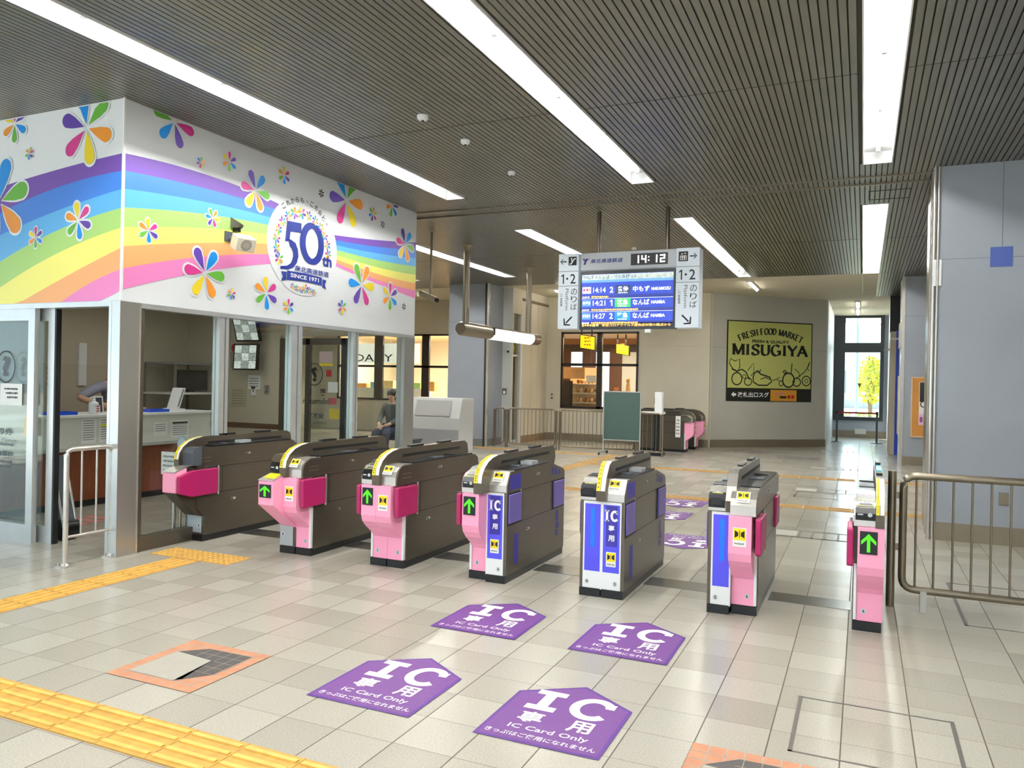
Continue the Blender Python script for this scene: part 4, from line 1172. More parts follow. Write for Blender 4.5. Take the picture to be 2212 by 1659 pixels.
# floor hatches with metal frames
def hatch(x0, x1, y0, y1, label, t=.018):
    m = MB()
    for q in ((x0, x0+t, y0, y1), (x1-t, x1, y0, y1), (x0, x1, y0, y0+.008), (x0, x1, y1-.008, y1)): m.box(*q, 0, .0035, mat('hatch_frame', (122, 116, 112), .35, .6))
    tag(m.build('floor_hatch'), label, 'floor hatch', 'floor hatch frames')
hatch(-.272, .432, 3.66, 4.33, 'large floor hatch outline at bottom right')
hatch(.664, 1.55, 6.16, 7.45, 'dark floor hatch outline under the right-hand railing', .022)
hatch(-.9, -.3, 12.2, 12.75, 'small hatch outline on the floor beyond the plain blue and pink gate', .02)
# dark mosaic marks in the passage
def marks(x, y, w, label):
    m = MB()
    for k in range(5): m.frect(w*.4+.13*k, w*.4+.02+.13*k, 0, .42, (V(x, y, .003), X_, Y_), mat('mark_grey', (104, 98, 94), .6))
    m.frect(0, w, .0, .03, (V(x, y, .003), X_, Y_), mat('mark_grey', (104, 98, 94))).frect(0, w, .42, .45, (V(x, y, .003), X_, Y_), mat('mark_grey', (104, 98, 94)))
    m.frect(.02, w*.38, .05, .40, (V(x, y, .0025), X_, Y_), PALE)
    tag(m.build('floor_mosaic'), label, 'floor mosaic', 'grey tile marks in the passage floor')
for y, w, lab in ((8.9, .85, 'grey barred floor mosaic nearest the narrow pink gate'), (12.9, .85, 'grey barred floor mosaic between the two yellow strips'), (16.6, .9, 'grey barred floor mosaic beyond the second yellow strip'), (21.2, .9, 'farthest grey barred floor mosaic, towards the end window')): marks(-.95, y, w, lab)
for x, y, lab in ((-2.95, 19.6, 'grey outlined floor mark left, below the poster wall'), (-1.75, 18.7, 'grey outlined floor mark right, below the poster wall')):
    m = MB()
    for q in ((0, .9, 0, .06), (0, .9, .5, .56), (0, .06, 0, .56), (.55, .9, .1, .4)): m.frect(q[0], q[1], q[2], q[3], (V(x, y, .003), X_, Y_), mat('mark_plum', (118, 98, 108), .6))
    tag(m.build('floor_mark'), lab, 'floor mark')
# steel cover strips between the gates
for x0, x1, lab in ((-5.76, -4.84, 'steel floor strip between the office gate and the nosed gate'), (-4.47, -3.86, 'steel floor strip left of the all-pink gate'), (-3.50, -2.91, 'steel floor strip right of the all-pink gate'), (-2.53, -1.945, 'steel floor strip left of the two-panel blue gate'),
                    (-1.575, -.995, 'steel floor strip right of the two-panel blue gate'), (-.62, -.05, 'steel floor strip beside the narrow pink gate')):
    tag(MB().box(x0, x1, 6.17, 6.43, 0, .004, STRIPM).build('floor_strip'), lab, 'floor strip', 'steel strips across the gate lanes')
# ============================================================= railings
def bend(p, r, n=5):
    """round the corners of a polyline"""
    out = [Vector(p[0])]
    for i in range(1, len(p)-1):
        a, b, c = Vector(p[i-1]), Vector(p[i]), Vector(p[i+1])
        s, e = b+(a-b).normalized()*r, b+(c-b).normalized()*r
        for k in range(n+1):
            t = k/n
            out.append(s*(1-t)**2+b*2*t*(1-t)+e*t*t)
    return out+[Vector(p[-1])]
t = thing('railing', (-5.975, 4.62, 0), 'short stainless railing with two bars standing at the office doorway', 'railing')
MB().tube(bend([(-5.975, 4.41, .02), (-5.975, 4.41, .965), (-5.975, 4.845, .965), (-5.975, 4.845, .02)], .06), .021, STEELL, 12).build('frame', t)
for y in (4.55, 4.69): MB().tube([(-5.975, y, .24), (-5.975, y, .95)], .008, STEELL, 8).build('bar', t)
MB().tube([(-5.975, 4.41, .24), (-5.975, 4.845, .24)], .012, STEELL, 8).build('lower_rail', t)
for y in (4.41, 4.845):
    m = MB().box(-6.035, -5.915, y-.05, y+.05, 0, .012, STEELL).lathe([(.034, .012), (.026, .03)], (-5.975, y, 0), STEELL, 14)
    for dx in (-.04, .04): m.lathe([(.008, .012), (.008, .03)], (-5.975+dx, y-.03, 0), STEELL, 8)
    m.build('foot_plate', t)
t = thing('railing', (1.2, 6.4, 0), 'brushed metal railing with thin bars running out of the photo at right', 'railing')
MB().tube(bend([(3.0, 6.4, .975), (.285, 6.4, .975), (.285, 6.4, .15), (3.0, 6.4, .15)], .09), .027, STEELD, 14).build('frame', t)
for k in range(22): MB().tube([(.37+.1175*k, 6.4, .16), (.37+.1175*k, 6.4, .97)], .0075, STEELD, 8).build('bar', t)
MB().box(.405, .445, 6.36, 6.44, 0, .15, mat('clear_foot', (206, 206, 202), .3)).box(2.4, 2.44, 6.36, 6.44, 0, .15, STEELD).build('foot', t)
t = thing('bollard_post', (.212, 6.44, 0), 'plain brown metal post between the narrow gate and the right railing', 'post')
MB().tube([(.212, 6.44, 0), (.212, 6.44, 1.0)], .029, STEELD, 16).build('post', t)
MB().box(.235, .262, 6.43, 6.45, .42, .47, STEELD).box(.235, .262, 6.43, 6.45, .80, .85, STEELD).build('bracket', t)
def fence(x0, x1, y, nb, lab, posts=(1, 1)):
    t = thing('railing', ((x0+x1)/2, y, 0), lab, 'railing', 'low railings in front of the back wall')
    MB().tube(bend([(x0+.04, y, .52), (x0+.04, y, .955), (x1-.04, y, .955), (x1-.04, y, .10), (x0+.04, y, .10), (x0+.04, y, .55)], .07), .02, STEELD, 10).build('frame', t)
    for k in range(nb):
        x = x0+.04+(x1-x0-.08)*(k+1)/(nb+1)
        MB().tube([(x, y, .10), (x, y, .95)], .007, STEELD, 6).build('bar', t)
    for i, x in enumerate((x0, x1)):
        if posts[i]: MB().tube([(x, y, 0), (x, y, .93)], .02, STEELD, 10).build('post', t)
fence(-8.26, -7.95, 17.45, 2, 'narrowest low railing, beside the left grey-blue column')
fence(-7.90, -6.62, 17.45, 11, 'low railing in front of the pale side wall')
fence(-6.55, -4.70, 17.45, 17, 'low railing behind the green board, under the shop window')
fence(-4.62, -4.03, 17.22, 4, 'low railing beside the tall narrow table')

# ============================================================= green board, table with box
t = thing('notice_board', (-4.95, 17.15, 0), 'dark green board on a wheeled metal stand', 'board')
MB().box(-5.355, -4.535, 17.14, 17.16, .345, 1.41, mat('board_green', (62, 86, 82), .6, 0, .04, 3)).build('panel', t)
m = MB()
for x in (-5.37, -4.52): m.tube([(x, 17.15, .08), (x, 17.15, 1.43)], .016, ALU, 8)
for z in (.33, 1.42): m.tube([(-5.37, 17.15, z), (-4.52, 17.15, z)], .014, ALU, 8)
m.build('frame', t)
for x in (-5.37, -4.52):
    MB().tube([(x, 16.85, .06), (x, 17.45, .06)], .016, ALU, 8).build('foot', t)
    for y in (16.85, 17.45): MB().tube([(x-.015, y, .03), (x+.015, y, .03)], .03, BLACK, 12).build('caster', t)
t = thing('counter_table', (-4.33, 17.55, 0), 'small high table with pale top and black pedestal', 'table')
MB().box(-4.60, -4.09, 17.35, 17.75, .93, .985, WHITE).build('tabletop', t, .006)
MB().box(-4.29, -4.12, 17.5, 17.62, .06, .93, BLACK).build('pedestal', t)
MB().box(-4.42, -4.08, 17.4, 17.72, 0, .06, BLACK).box(-4.44, -4.07, 17.39, 17.41, .07, .10, ALU).build('base', t)
t = thing('white_box', (-4.18, 17.5, .985), 'upright white box standing on the small high table', 'box')
MB().box(-4.27, -4.10, 17.43, 17.58, .985, 1.43, WHITE).build('casing', t, .005)
MB().box(-4.285, -4.27, 17.46, 17.5, 1.17, 1.3, DARK).build('side_slot', t)

# ============================================================= departure board
DY = 10.4
t = thing('departure_board', (-2.96, 10.5, 2.35), 'hanging departure board with blue screen and digital clock', 'departure board')
GREYP = mat('board_grey', (196, 200, 208), .45)
MB().box(-3.63, -2.30, DY+.02, DY+.26, 2.36, 3.41, GREYP).box(-3.63, -2.30, DY, DY+.02, 3.17, 3.41, GREYP).build('casing', t)
m = MB().box(-3.63, -2.27, DY-.012, DY+.02, 2.345, 3.155, BLACK)
m.build('screen_frame', t)
def scr(n, c, e=1.0): return mat('screen_'+n, c, .4, emit=e)
m = MB()
FS = (V(0, DY-.0135, 0), X_, Z_)
FS2 = (V(0, DY-.0155, 0), X_, Z_)
FS3 = (V(0, DY-.0175, 0), X_, Z_)
B0, B1 = scr('blue', (34, 58, 158), .95), scr('blue_dark', (24, 40, 116), .95)
m.frect(-3.605, -2.325, 2.375, 3.11, FS, B0)
m.frect(-3.605, -2.325, 3.03, 3.105, FS2, scr('pale', (176, 222, 246))).frect(-3.605, -2.325, 2.995, 3.03, FS2, scr('mid', (92, 140, 214)))
SW, SO = scr('white', (250, 250, 255), 1.05), scr('orange', (255, 196, 96), 1.0)
m.text('中もず・なんば・河内長野', -3.585, -2.93, 3.04, 3.095, FS3, scr('ink', (42, 92, 140), .6))
m.text('方面', -2.90, -2.83, 3.045, 3.085, FS3, scr('ink', (42, 92, 140)))
rows = ((2.84, '14:14', '2', '各停', (26, 50, 92), '中もず', 'NAKAMOZU', (240, 214, 232)), (2.66, '14:21', '1', '区急', (40, 190, 84), 'なんば', 'NAMBA', (84, 132, 214)), (2.48, '14:27', '2', '準急', (18, 120, 224), 'なんば', 'NAMBA', (84, 132, 214)))
for z, tm, pf, ty, tc, ds, en, tag_c in rows:
    m.frect(-3.605, -2.325, z-.07, z-.066, FS2, SW).frect(-3.605, -2.325, z-.065, z-.02, FS2, B1)
    m.frect(-3.595, -3.47, z+.005, z+.095, FS2, scr('tag%d' % int(z*100), tag_c, .9))
    dashes(m, -3.585, -3.48, z+.035, .04, FS3, scr('tagtext', (200, 60, 90)) if z > 2.8 else SW, .04)
    m.text(tm, -3.44, -3.26, z+.015, z+.085, FS3, SW, .01)
    if pf == '1': m.flat([(-3.175, z+.01), (-3.160, z+.01), (-3.160, z+.09), (-3.173, z+.09), (-3.195, z+.074), (-3.19, z+.062), (-3.175, z+.072)], FS3, SW)
    else: m.text(pf, -3.20, -3.15, z+.01, z+.09, FS3, SW, .02)
    m.frect(-3.125, -2.905, z-.012, z+.11, FS2, scr('type%d' % int(z*100), tc, .95))
    m.text(ty, -3.09, -2.94, z+.025, z+.095, FS3, SW, .02)
    dashes(m, -3.08, -2.95, z-.004, .018, FS3, SW, .02)
    m.text(ds, -2.875, -2.645, z+.015, z+.09, FS3, SW, .015).text(en, -2.62, -2.36 if len(en) > 5 else -2.43, z+.028, z+.07, FS3, SW, .03)
    dashes(m, -3.46, -3.22 if z > 2.8 else -2.8, z-.058, .028, FS3, SO, .022)
    dashes(m, -3.595, -3.49, z-.056, .022, FS3, SW, .016)
m.frect(-3.605, -2.325, 2.375, 2.435, FS2, scr('black', (12, 12, 22), .3))
m.text('新型コロナウイルス感染症対策の観点から', -3.30, -2.35, 2.385, 2.425, FS3, SO, .01)
dashes(m, -3.59, -3.34, 2.385, .04, FS3, SO, .035)
m.build('screen', t)
m = MB()
f = (V(0, DY-.002, 0), X_, Z_)
m.text('泉北高速鉄道', -3.49, -3.03, 3.265, 3.325, (f[0], X_+Z_*0, (Z_+X_*.12)), LOGOB, .02) if 0 else m.text('泉北高速鉄道', -3.49, -3.03, 3.265, 3.325, f, LOGOB, .02, fn=lambda a, b: (a+(b-3.29)*.2, b))
m.flat([(-3.595, 3.25), (-3.565, 3.25), (-3.535, 3.335), (-3.56, 3.335)], f, LOGOB).flat([(-3.61, 3.335), (-3.58, 3.335), (-3.56, 3.30), (-3.575, 3.285)], f, mat('logo_violet', (96, 70, 150), .5)).flat([(-3.545, 3.30), (-3.505, 3.335), (-3.52, 3.335), (-3.555, 3.31)], f, mat('logo_violet', (96, 70, 150)))
m.build('company_name', t)
c = MB().box(-2.915, -2.41, DY-.006, DY+.01, 3.215, 3.37, BLACK).build('clock', t)
m = MB()
SEG = {'0': 'abcdef', '1': 'bc', '2': 'abged', '4': 'fgbc', '7': 'abc'}
def digit(ch, x, z, w, h):
    th = .018
    g = {'a': (x, x+w, z+h-th, z+h), 'b': (x+w-th, x+w, z+h/2, z+h), 'c': (x+w-th, x+w, z, z+h/2), 'd': (x, x+w, z, z+th), 'e': (x, x+th, z, z+h/2), 'f': (x, x+th, z+h/2, z+h), 'g': (x, x+w, z+h/2-th/2, z+h/2+th/2)}
    for s_ in SEG[ch]: m.frect(*g[s_], (V(0, DY-.008, 0), X_, Z_), scr('clock', (255, 246, 255), 1.6))
digit('1', -2.85, 3.24, .05, .105)
digit('4', -2.77, 3.24, .07, .105)
digit('1', -2.60, 3.24, .05, .105)
digit('2', -2.515, 3.24, .07, .105)
for z in (3.265, 3.31): m.frect(-2.675, -2.66, z, z+.018, (V(0, DY-.008, 0), X_, Z_), scr('clock', (255, 246, 255)))
m.build('digits', c)
def arrowflat(m, x, z, s, ang, fr, mt, w=.2):
    P = [(-1, -w*.5), (.45, -w*.5), (.45, w*.5), (-1, w*.5)], [(1, 0), (.28, .78), (.02, .78), (.62, 0)], [(1, 0), (.62, 0), (.02, -.78), (.28, -.78)]
    a = radians(ang)
    for q in P: m.flat([(x+s*(u*cos(a)-v*sin(a)), z+s*(u*sin(a)+v*cos(a))) for u, v in q], fr, mt)
SIGNW = mat('sign_panel', (206, 216, 226), .4, emit=.12)
for i, (x0, x1) in enumerate(((-3.95, -3.655), (-2.29, -1.985))):
    p = MB().box(x0, x1, DY-.03, DY+.22, 2.36, 3.41, SIGNW).build('platform_sign', t)
    m = MB()
    f = (V(0, DY-.0315, 0), X_, Z_)
    f2 = (V(0, DY-.033, 0), X_, Z_)
    for z in (3.163, 2.957): m.frect(x0, x1, z-.004, z+.004, f, GREYTXT)
    m.flat([(x0+.065, 2.99), (x0+.082, 2.99), (x0+.082, 3.125), (x0+.068, 3.125), (x0+.038, 3.098), (x0+.044, 3.085), (x0+.065, 3.10)], f, TXTBLK).text('2', x0+.175, x0+.255, 2.99, 3.125, f, TXTBLK, .01)
    m.flat([(x0+.13+.016*cos(k*pi/5), 3.06+.016*sin(k*pi/5)) for k in range(10)], f, TXTBLK)
    xx = x0+.235
    for k, ch in enumerate('のりば'): m.text(ch, xx-.045, xx+.045, 2.83-.105*k, 2.92-.105*k, f, TXTBLK)
    o_, u_, v_ = V(x0+.11, DY-.0315, 2.92), -Z_, X_
    m.text('Platform', 0, .30, 0, .045, (o_, u_, v_), GREYD)
    m.text('站台', x0+.03, x0+.065, 2.80, 2.86, f, GREYTXT).text('승강장', x0+.03, x0+.065, 2.68, 2.70, f, GREYTXT)
    dashes(m, 0, .12, 0, .035, (V(x0+.03, DY-.0315, 2.79), -Z_, X_), GREYTXT)
    if i == 0:
        arrowflat(m, x0+.07, 3.30, .048, 180, f, TXTBLK, .34)
        m.frect(x0+.145, x0+.265, 3.245, 3.365, f, TXTBLK).stroke([(x0+.16, 3.265), (x0+.185, 3.265), (x0+.23, 3.335), (x0+.255, 3.335)], .016, f2, TXTWHT).flat([(x0+.19+.012*cos(k*pi/4), 3.335+.012*sin(k*pi/4)) for k in range(8)], f2, TXTWHT)
        m.stroke([(x0+.19, 3.32), (x0+.20, 3.295)], .014, f2, TXTWHT)
        arrowflat(m, x0+.15, 2.465, .085, 225, f, TXTBLK, .26)
    else:
        arrowflat(m, x0+.225, 3.30, .048, 0, f, TXTBLK, .34)
        m.frect(x0+.03, x0+.155, 3.235, 3.365, f, TXTBLK).frect(x0+.05, x0+.135, 3.25, 3.31, f2, TXTWHT).flat([(x0+.06, 3.325), (x0+.075, 3.345), (x0+.09, 3.325)], f2, TXTWHT).flat([(x0+.10, 3.345), (x0+.115, 3.325), (x0+.13, 3.345)], f2, TXTWHT)
        for q in (.065, .092, .12): m.frect(x0+q-.007, x0+q+.007, 3.252, 3.285, (V(0, DY-.0345, 0), X_, Z_), TXTBLK).flat([(x0+q+.008*cos(k*pi/4), 3.296+.008*sin(k*pi/4)) for k in range(8)], (V(0, DY-.0345, 0), X_, Z_), TXTBLK)
        arrowflat(m, x0+.15, 2.465, .085, -45, f, TXTBLK, .26)
    m.build('lettering', p)
for x in (-3.42, -2.45): MB().tube([(x, 10.53, 3.41), (x, 10.53, 4.0)], .03, STEEL, 12).build('hanger_pole', t)
MB().box(-2.70, -2.62, 10.38, 10.44, 2.30, 2.345, WHITE).build('under_sensor', t)

# ============================================================= hanging rail lamp, camera, speaker
LX = -6.47
t = thing('hanging_lamp', (LX, 14.0, 4.0), 'long tubular lamp hanging on two metal posts, lit white underneath', 'lamp')
for y in (12.4, 15.25):
    MB().tube([(LX, y, 2.5), (LX, y, 4.0)], .06, STEELD, 14).lathe([(.06, 3.90), (.075, 3.94), (.10, 3.985), (.12, 4.0)], (LX, y, 0), STEELD, 16).build('post', t)
MB().tube([(LX, 12.2, 2.52), (LX, 12.25, 2.52), (LX, 15.72, 2.52), (LX, 15.78, 2.52)], [.10, .125, .125, .10], STEELD, 20).build('casing', t)
m = MB()
mm = mat('lamp_diffuser', (255, 255, 252), .4, emit=1.6)
P = [(LX+.129*cos(radians(a)), 2.52+.129*sin(radians(a))) for a in range(-95, 45, 10)]
for a, b in zip(P, P[1:]): m.poly([(a[0], 13.35, a[1]), (a[0], 15.32, a[1]), (b[0], 15.32, b[1]), (b[0], 13.35, b[1])], mm)
m.build('diffuser', t)
MB().box(LX+.09, LX+.135, 13.33, 13.36, 2.47, 2.60, DARK).build('diffuser_clip', t)
t = thing('security_camera', (-6.33, 10.9, 4.0), 'dark security camera on a thin ceiling pole beyond the mural', 'camera')
MB().tube([(-6.33, 10.9, 2.95), (-6.33, 10.9, 4.0)], .022, STEELD, 10).lathe([(.02, 3.96), (.05, 4.0)], (-6.33, 10.9, 0), STEELD, 12).build('pole', t)
MB().tube([(-6.54, 10.95, 3.0), (-6.20, 10.85, 2.87)], .045, mat('camera_body', (156, 142, 118), .4), 10).build('body', t)
MB().tube([(-6.20, 10.85, 2.87), (-6.17, 10.842, 2.858)], .036, BLACK, 12).build('lens', t)
tag(MB().tube([(-6.90, 11.0, 2.985), (-6.62, 11.0, 2.985)], .035, mat('tube_cap', (236, 232, 214), .4), 10).box(-6.92, -6.88, 10.97, 11.03, 2.96, 4.0, STEELD).build('pole_fixture'), 'pale tube-shaped fixture on a pole just behind the mural edge', 'fixture')
t = thing('wall_speaker', (-5.85, 6.1, 2.95), 'cream box loudspeaker tilted down on the mural', 'speaker')
m = MB()
o = V(-5.70, 6.09, 2.93)
n = V(.80, -.28, -.42).normalized()
u = V(.33, .94, 0).normalized()
u = (u-n*u.dot(n)).normalized()
v = n.cross(u)
P = [o+u*a+v*b+n*q for q in (-.09, .05) for a, b in ((-.10, -.07), (.10, -.07), (.10, .07), (-.10, .07))]
SPK = mat('speaker_cream', (236, 230, 216), .5)
m.add(P, [(0, 1, 2, 3), (7, 6, 5, 4), (0, 4, 5, 1), (1, 5, 6, 2), (2, 6, 7, 3), (3, 7, 4, 0)], SPK).build('casing', t, .006)
MB().flat([(.058*cos(k*pi/12), .058*sin(k*pi/12)) for k in range(24)], (o+n*.052, u, v), mat('speaker_grille', (168, 162, 150), .6)).flat([(.035*cos(k*pi/12), .035*sin(k*pi/12)) for k in range(24)], (o+n*.053, u, v), mat('speaker_cone', (184, 178, 164), .6)).build('grille', t)
MB().tube([(-5.905, 6.09, 3.0), o-n*.08], .02, GREYD, 8).box(-5.907, -5.89, 6.03, 6.13, 2.96, 3.06, GREYD).build('bracket', t)
t = thing('wall_beacon', (-5.85, 6.17, 3.13), 'small grey metal hood above the loudspeaker on the mural', 'hood')
MB().add([(-5.907, 6.11, 3.22), (-5.907, 6.21, 3.17), (-5.81, 6.20, 3.14), (-5.81, 6.14, 3.16), (-5.907, 6.11, 3.11), (-5.907, 6.21, 3.11), (-5.82, 6.19, 3.11), (-5.82, 6.14, 3.11)], [(0, 1, 2, 3), (0, 4, 5, 1), (0, 3, 7, 4), (1, 5, 6, 2), (2, 6, 7, 3)], STEEL).build('hood', t)
MB().box(-5.90, -5.84, 6.14, 6.19, 3.07, 3.11, BLACK).build('lens', t)

# ============================================================= poster on the angled wall
def wfr(d): return (WP0+WN*d, WU, Z_)
t = thing('shop_poster', tuple(WP0+WU*1.78+V(0, 0, 1.21)), 'large olive green food market poster with black band on the angled wall', 'poster')
OLIVE = mat('poster_olive', (194, 198, 114), .5)
INK = mat('poster_ink', (26, 28, 22), .5)
m = MB()
slant(m, .47, 3.09, .0, .015, 1.21, 3.335, INK)
m.build('backing', t)
m = MB().frect(.50, 3.06, 1.56, 3.305, wfr(.017), OLIVE)
f = wfr(.019)
LET = {'A': [[(0, 0), (.42, 1)], [(.38, 1), (.85, 0)], [(.16, .34), (.68, .34)]], 'D': [[(.15, 0), (.15, 1)], [(.15, .98), (.45, .96), (.70, .8), (.78, .5), (.70, .2), (.45, .04), (.15, .02)]],
       'E': [[(.15, 0), (.15, 1)], [(.0, .97), (.68, .97)], [(.0, .03), (.7, .03)], [(.15, .52), (.5, .52)]], 'F': [[(.15, 0), (.15, 1)], [(.0, .97), (.66, .97)], [(.15, .5), (.5, .5)]],
       'G': [arc(.46, .5, .40, .49, 45, 330, 16), [(.80, .06), (.80, .42)], [(.55, .42), (.92, .42)]], 'H': [[(.15, 0), (.15, 1)], [(.75, 0), (.75, 1)], [(.15, .5), (.75, .5)]],
       'I': [[(.2, 0), (.2, 1)]], 'K': [[(.15, 0), (.15, 1)], [(.75, 1), (.18, .42)], [(.34, .58), (.82, 0)]], 'M': [[(.10, 0), (.10, 1)], [(.08, 1), (.52, .04)], [(.50, .04), (.92, 1)], [(.95, 0), (.95, 1)]],
       'O': [arc(.45, .5, .40, .49, 0, 360, 20)], 'R': [[(.15, 0), (.15, 1)], [(.15, .97), (.5, .96), (.66, .76), (.5, .53), (.15, .51)], [(.42, .52), (.82, 0)]],
       'S': [[(.70, .76), (.62, .92), (.42, .98), (.2, .9), (.13, .73), (.24, .58), (.56, .44), (.68, .27), (.6, .08), (.38, .02), (.16, .09), (.08, .26)]], 'T': [[(.4, 0), (.4, 1)], [(0, .97), (.8, .97)]],
       'U': [[(.12, 1), (.12, .3), (.2, .08), (.42, .02), (.64, .08), (.74, .3), (.74, 1)]], 'Y': [[(0, 1), (.42, .48)], [(.84, 1), (.42, .46)], [(.42, .5), (.42, 0)]], ' ': []}
WID = {'I': .42, 'M': 1.06, ' ': .45, 'A': .88, 'S': .78, 'G': .95}
def serif_word(word, x0, x1, z0, h, th, fr, mt, fn=None):
    ws = [WID.get(c, .86) for c in word]
    gap = .10
    tot = sum(ws)+gap*(len(ws)-1)
    s = (x1-x0)/tot
    x = x0
    for ch, w in zip(word, ws):
        for st in LET[ch]:
            pts = []
            for a, b in zip(st, st[1:]):
                for k in range(3): pts.append((x+s*(a[0]+(b[0]-a[0])*k/3), z0+h*(a[1]+(b[1]-a[1])*k/3)))
            pts.append((x+s*st[-1][0], z0+h*st[-1][1]))
            m.stroke(pts, th, fr, mt, nib=(th*.32, radians(18)), fn=fn)
            for e, g in ((st[0], st[1]), (st[-1], st[-2])):
                if e[1] in (0, 1) and abs(e[0]-g[0]) < .6*abs(e[1]-g[1]) and len(st) <= 7 and ch != 'S':
                    cx, cz = x+s*e[0], z0+h*(.985 if e[1] else .015)
                    m.stroke([(cx-.17*s, cz), (cx, cz), (cx+.17*s, cz)], h*.05, fr, mt, fn=fn)
        x += s*(w+gap)
serif_word('MISUGIYA', .64, 2.93, 2.435, .28, .085, f, INK)
def bow(a, b):
    q = (a-1.79)/1.0
    ang = q*.50
    r = 1.75+(b-2.80)
    return (1.79+r*sin(ang)*1.15, 2.80-1.75+r*cos(ang)+.19)
serif_word('FRESH FOOD MARKET', .82, 2.76, 2.80, .165, .04, f, INK, bow)
m.text('FRESH & QUALITY', 1.22, 2.36, 2.745, 2.84, f, INK, .035)
def ol(pts, w=.016, cl=True): m.stroke(pts, w*1.5, f, INK, cl)
def ell(x, z, a, b, w=.018): ol(arc(x, z, a, b, 0, 360, 22)[:-1], w)
ell(.78, 1.80, .15, .16, .022)
ell(1.12, 1.73, .11, .10)
ell(1.00, 1.86, .05, .05, .012)
ol([(.58, 2.32), (.72, 2.26), (.85, 2.32), (.86, 2.10), (.80, 2.0), (.66, 2.05), (.55, 2.20)], .016)
ol([(.62, 2.06), (.78, 1.99), (.92, 2.05), (1.05, 1.98), (1.16, 1.78)], .022, False)
ol([(1.10, 2.02), (1.28, 2.22), (1.29, 1.98), (1.20, 1.88)], .014, False)
ol([(1.30, 1.95), (1.42, 2.02), (1.5, 1.93), (1.62, 1.90), (1.78, 1.86), (1.84, 1.74), (1.70, 1.64), (1.44, 1.64), (1.28, 1.72), (1.27, 1.85)], .024)
ol([(1.36, 2.03), (1.44, 1.95), (1.50, 2.06)], .018, False)
ol([(1.50, 1.80), (1.64, 1.85), (1.80, 1.80)], .016, False)
ol([(1.86, 1.78), (2.0, 1.80), (2.08, 1.76), (2.0, 1.84), (2.1, 1.86)], .013, False)
ell(2.36, 1.79, .18, .19, .026)
ell(2.62, 1.74, .12, .11, .02)
ell(2.92, 1.78, .13, .13, .018)
ell(2.92, 1.78, .05, .05, .01)
ell(2.13, 1.70, .06, .07, .014)
ol([(2.18, 2.02), (2.26, 2.05), (2.31, 2.0), (2.22, 1.97)], .022)
ol([(2.44, 1.98), (2.46, 2.24)], .018, False)
ol([(2.55, 2.10), (2.68, 2.0), (2.72, 1.90), (2.60, 1.86)], .014, False)
ol([(2.68, 1.90), (2.86, 2.02), (2.98, 2.18), (3.02, 2.30), (2.94, 2.12), (3.0, 2.06)], .016, False)
m.build('artwork', t)
m = MB()
f = wfr(.0185)
m.flat([(.62, 1.385), (.70, 1.46), (.70, 1.415), (.77, 1.415), (.77, 1.355), (.70, 1.355), (.70, 1.31)], f, TXTWHT)
m.text('改札出口スグ', .82, 1.76, 1.315, 1.455, f, TXTWHT, .02)
m.build('band_lettering', t)
m = MB()
slant(m, 1.81, 2.62, .015, .022, 1.225, 1.525, mat('sticker_orange', (214, 150, 52), .5))
f = wfr(.0235)
m.frect(1.95, 2.2, 1.40, 1.45, f, mat('sticker_pink', (206, 130, 130), .5)).frect(2.1, 2.3, 1.3, 1.36, f, INK).flat([(2.38+.05*cos(k*pi/8), 1.34+.05*sin(k*pi/8)) for k in range(16)], f, RED).flat([(2.50+.05*cos(k*pi/8), 1.34+.05*sin(k*pi/8)) for k in range(16)], f, RED)
m.build('orange_sticker', t)

# ============================================================= shop windows
def shopwin(name, x0, x1, z0, z1, bars, zb):
    m = MB()
    fm = mat('shop_frame', (36, 26, 20), .4)
    w_ = .05
    for q in ((x0, x0+w_, z0, z1), (x1-w_, x1, z0, z1), (x0, x1, z0, z0+.06), (x0, x1, z1-.05, z1), (x0, x1, zb-.035, zb+.035)): m.box(q[0], q[1], 20.56, 20.64, q[2], q[3], fm)
    for a, b in bars: m.box(a, b, 20.56, 20.64, z0, z1, fm)
    w = struct(m, name)
    MB().box(x0+w_, x1-w_, 20.60, 20.606, z0, z1, GLASS).build('pane', w)
    return w
shopwin('window_2', -7.71, -5.51, .90, 3.01, ((-6.665, -6.525),), 2.11)
shopwin('window_4', -15.3, -10.9, .95, 2.98, ((-13.9, -13.6), (-12.2, -11.95)), 2.0)
SHELF = mat('shop_wood', (150, 96, 52), .5, 0, .1, 4)
t = thing('bread_rack', (-7.45, 21.5, 0), 'tall glowing bakery shelf at the left of the shop window', 'display shelf')
m = MB().box(-7.82, -6.85, 21.2, 21.7, 0, .78, SHELF)
for z in (1.05, 1.32, 1.58): m.box(-7.82, -6.85, 21.2, 21.7, z-.02, z, mat('shelf_cream', (246, 226, 190), .5))
m.box(-7.82, -6.85, 21.66, 21.7, .78, 2.05, mat('shelf_cream', (246, 226, 190)))
m.build('shelves', t)
MB().box(-7.93, -7.56, 21.10, 21.16, 0, 1.66, mat('dark_fridge', (58, 44, 34), .5)).build('dark_panel', t)
MB().box(-7.95, -7.20, 21.13, 21.19, 1.72, 2.05, mat('header_orange', (236, 176, 110), .5)).build('header_sign', t)
MB().box(-7.15, -6.86, 21.13, 21.19, 1.62, 1.82, mat('header_white', (250, 240, 222), .5)).build('header_card', t)
BC = ((150, 84, 40), (206, 140, 66), (232, 206, 160))
for z in (.78, 1.05, 1.32, 1.58):
    for k in range(6):
        x = -7.44+.105*k
        q = (k+int(z*10)) % 3
        tag(MB()._ball((x, 21.3, z+.072), .048, .07, .065, mat('bread_%d' % q, BC[q], .6), 10, 6).build('bread_loaf'), 'small bread loaf on the glowing bakery shelf behind the shop window', 'bread', 'loaves on the bakery shelf')
t = thing('shop_shelf', (-6.0, 21.4, 0), 'wooden shop shelf at the right of the shop window', 'display shelf')
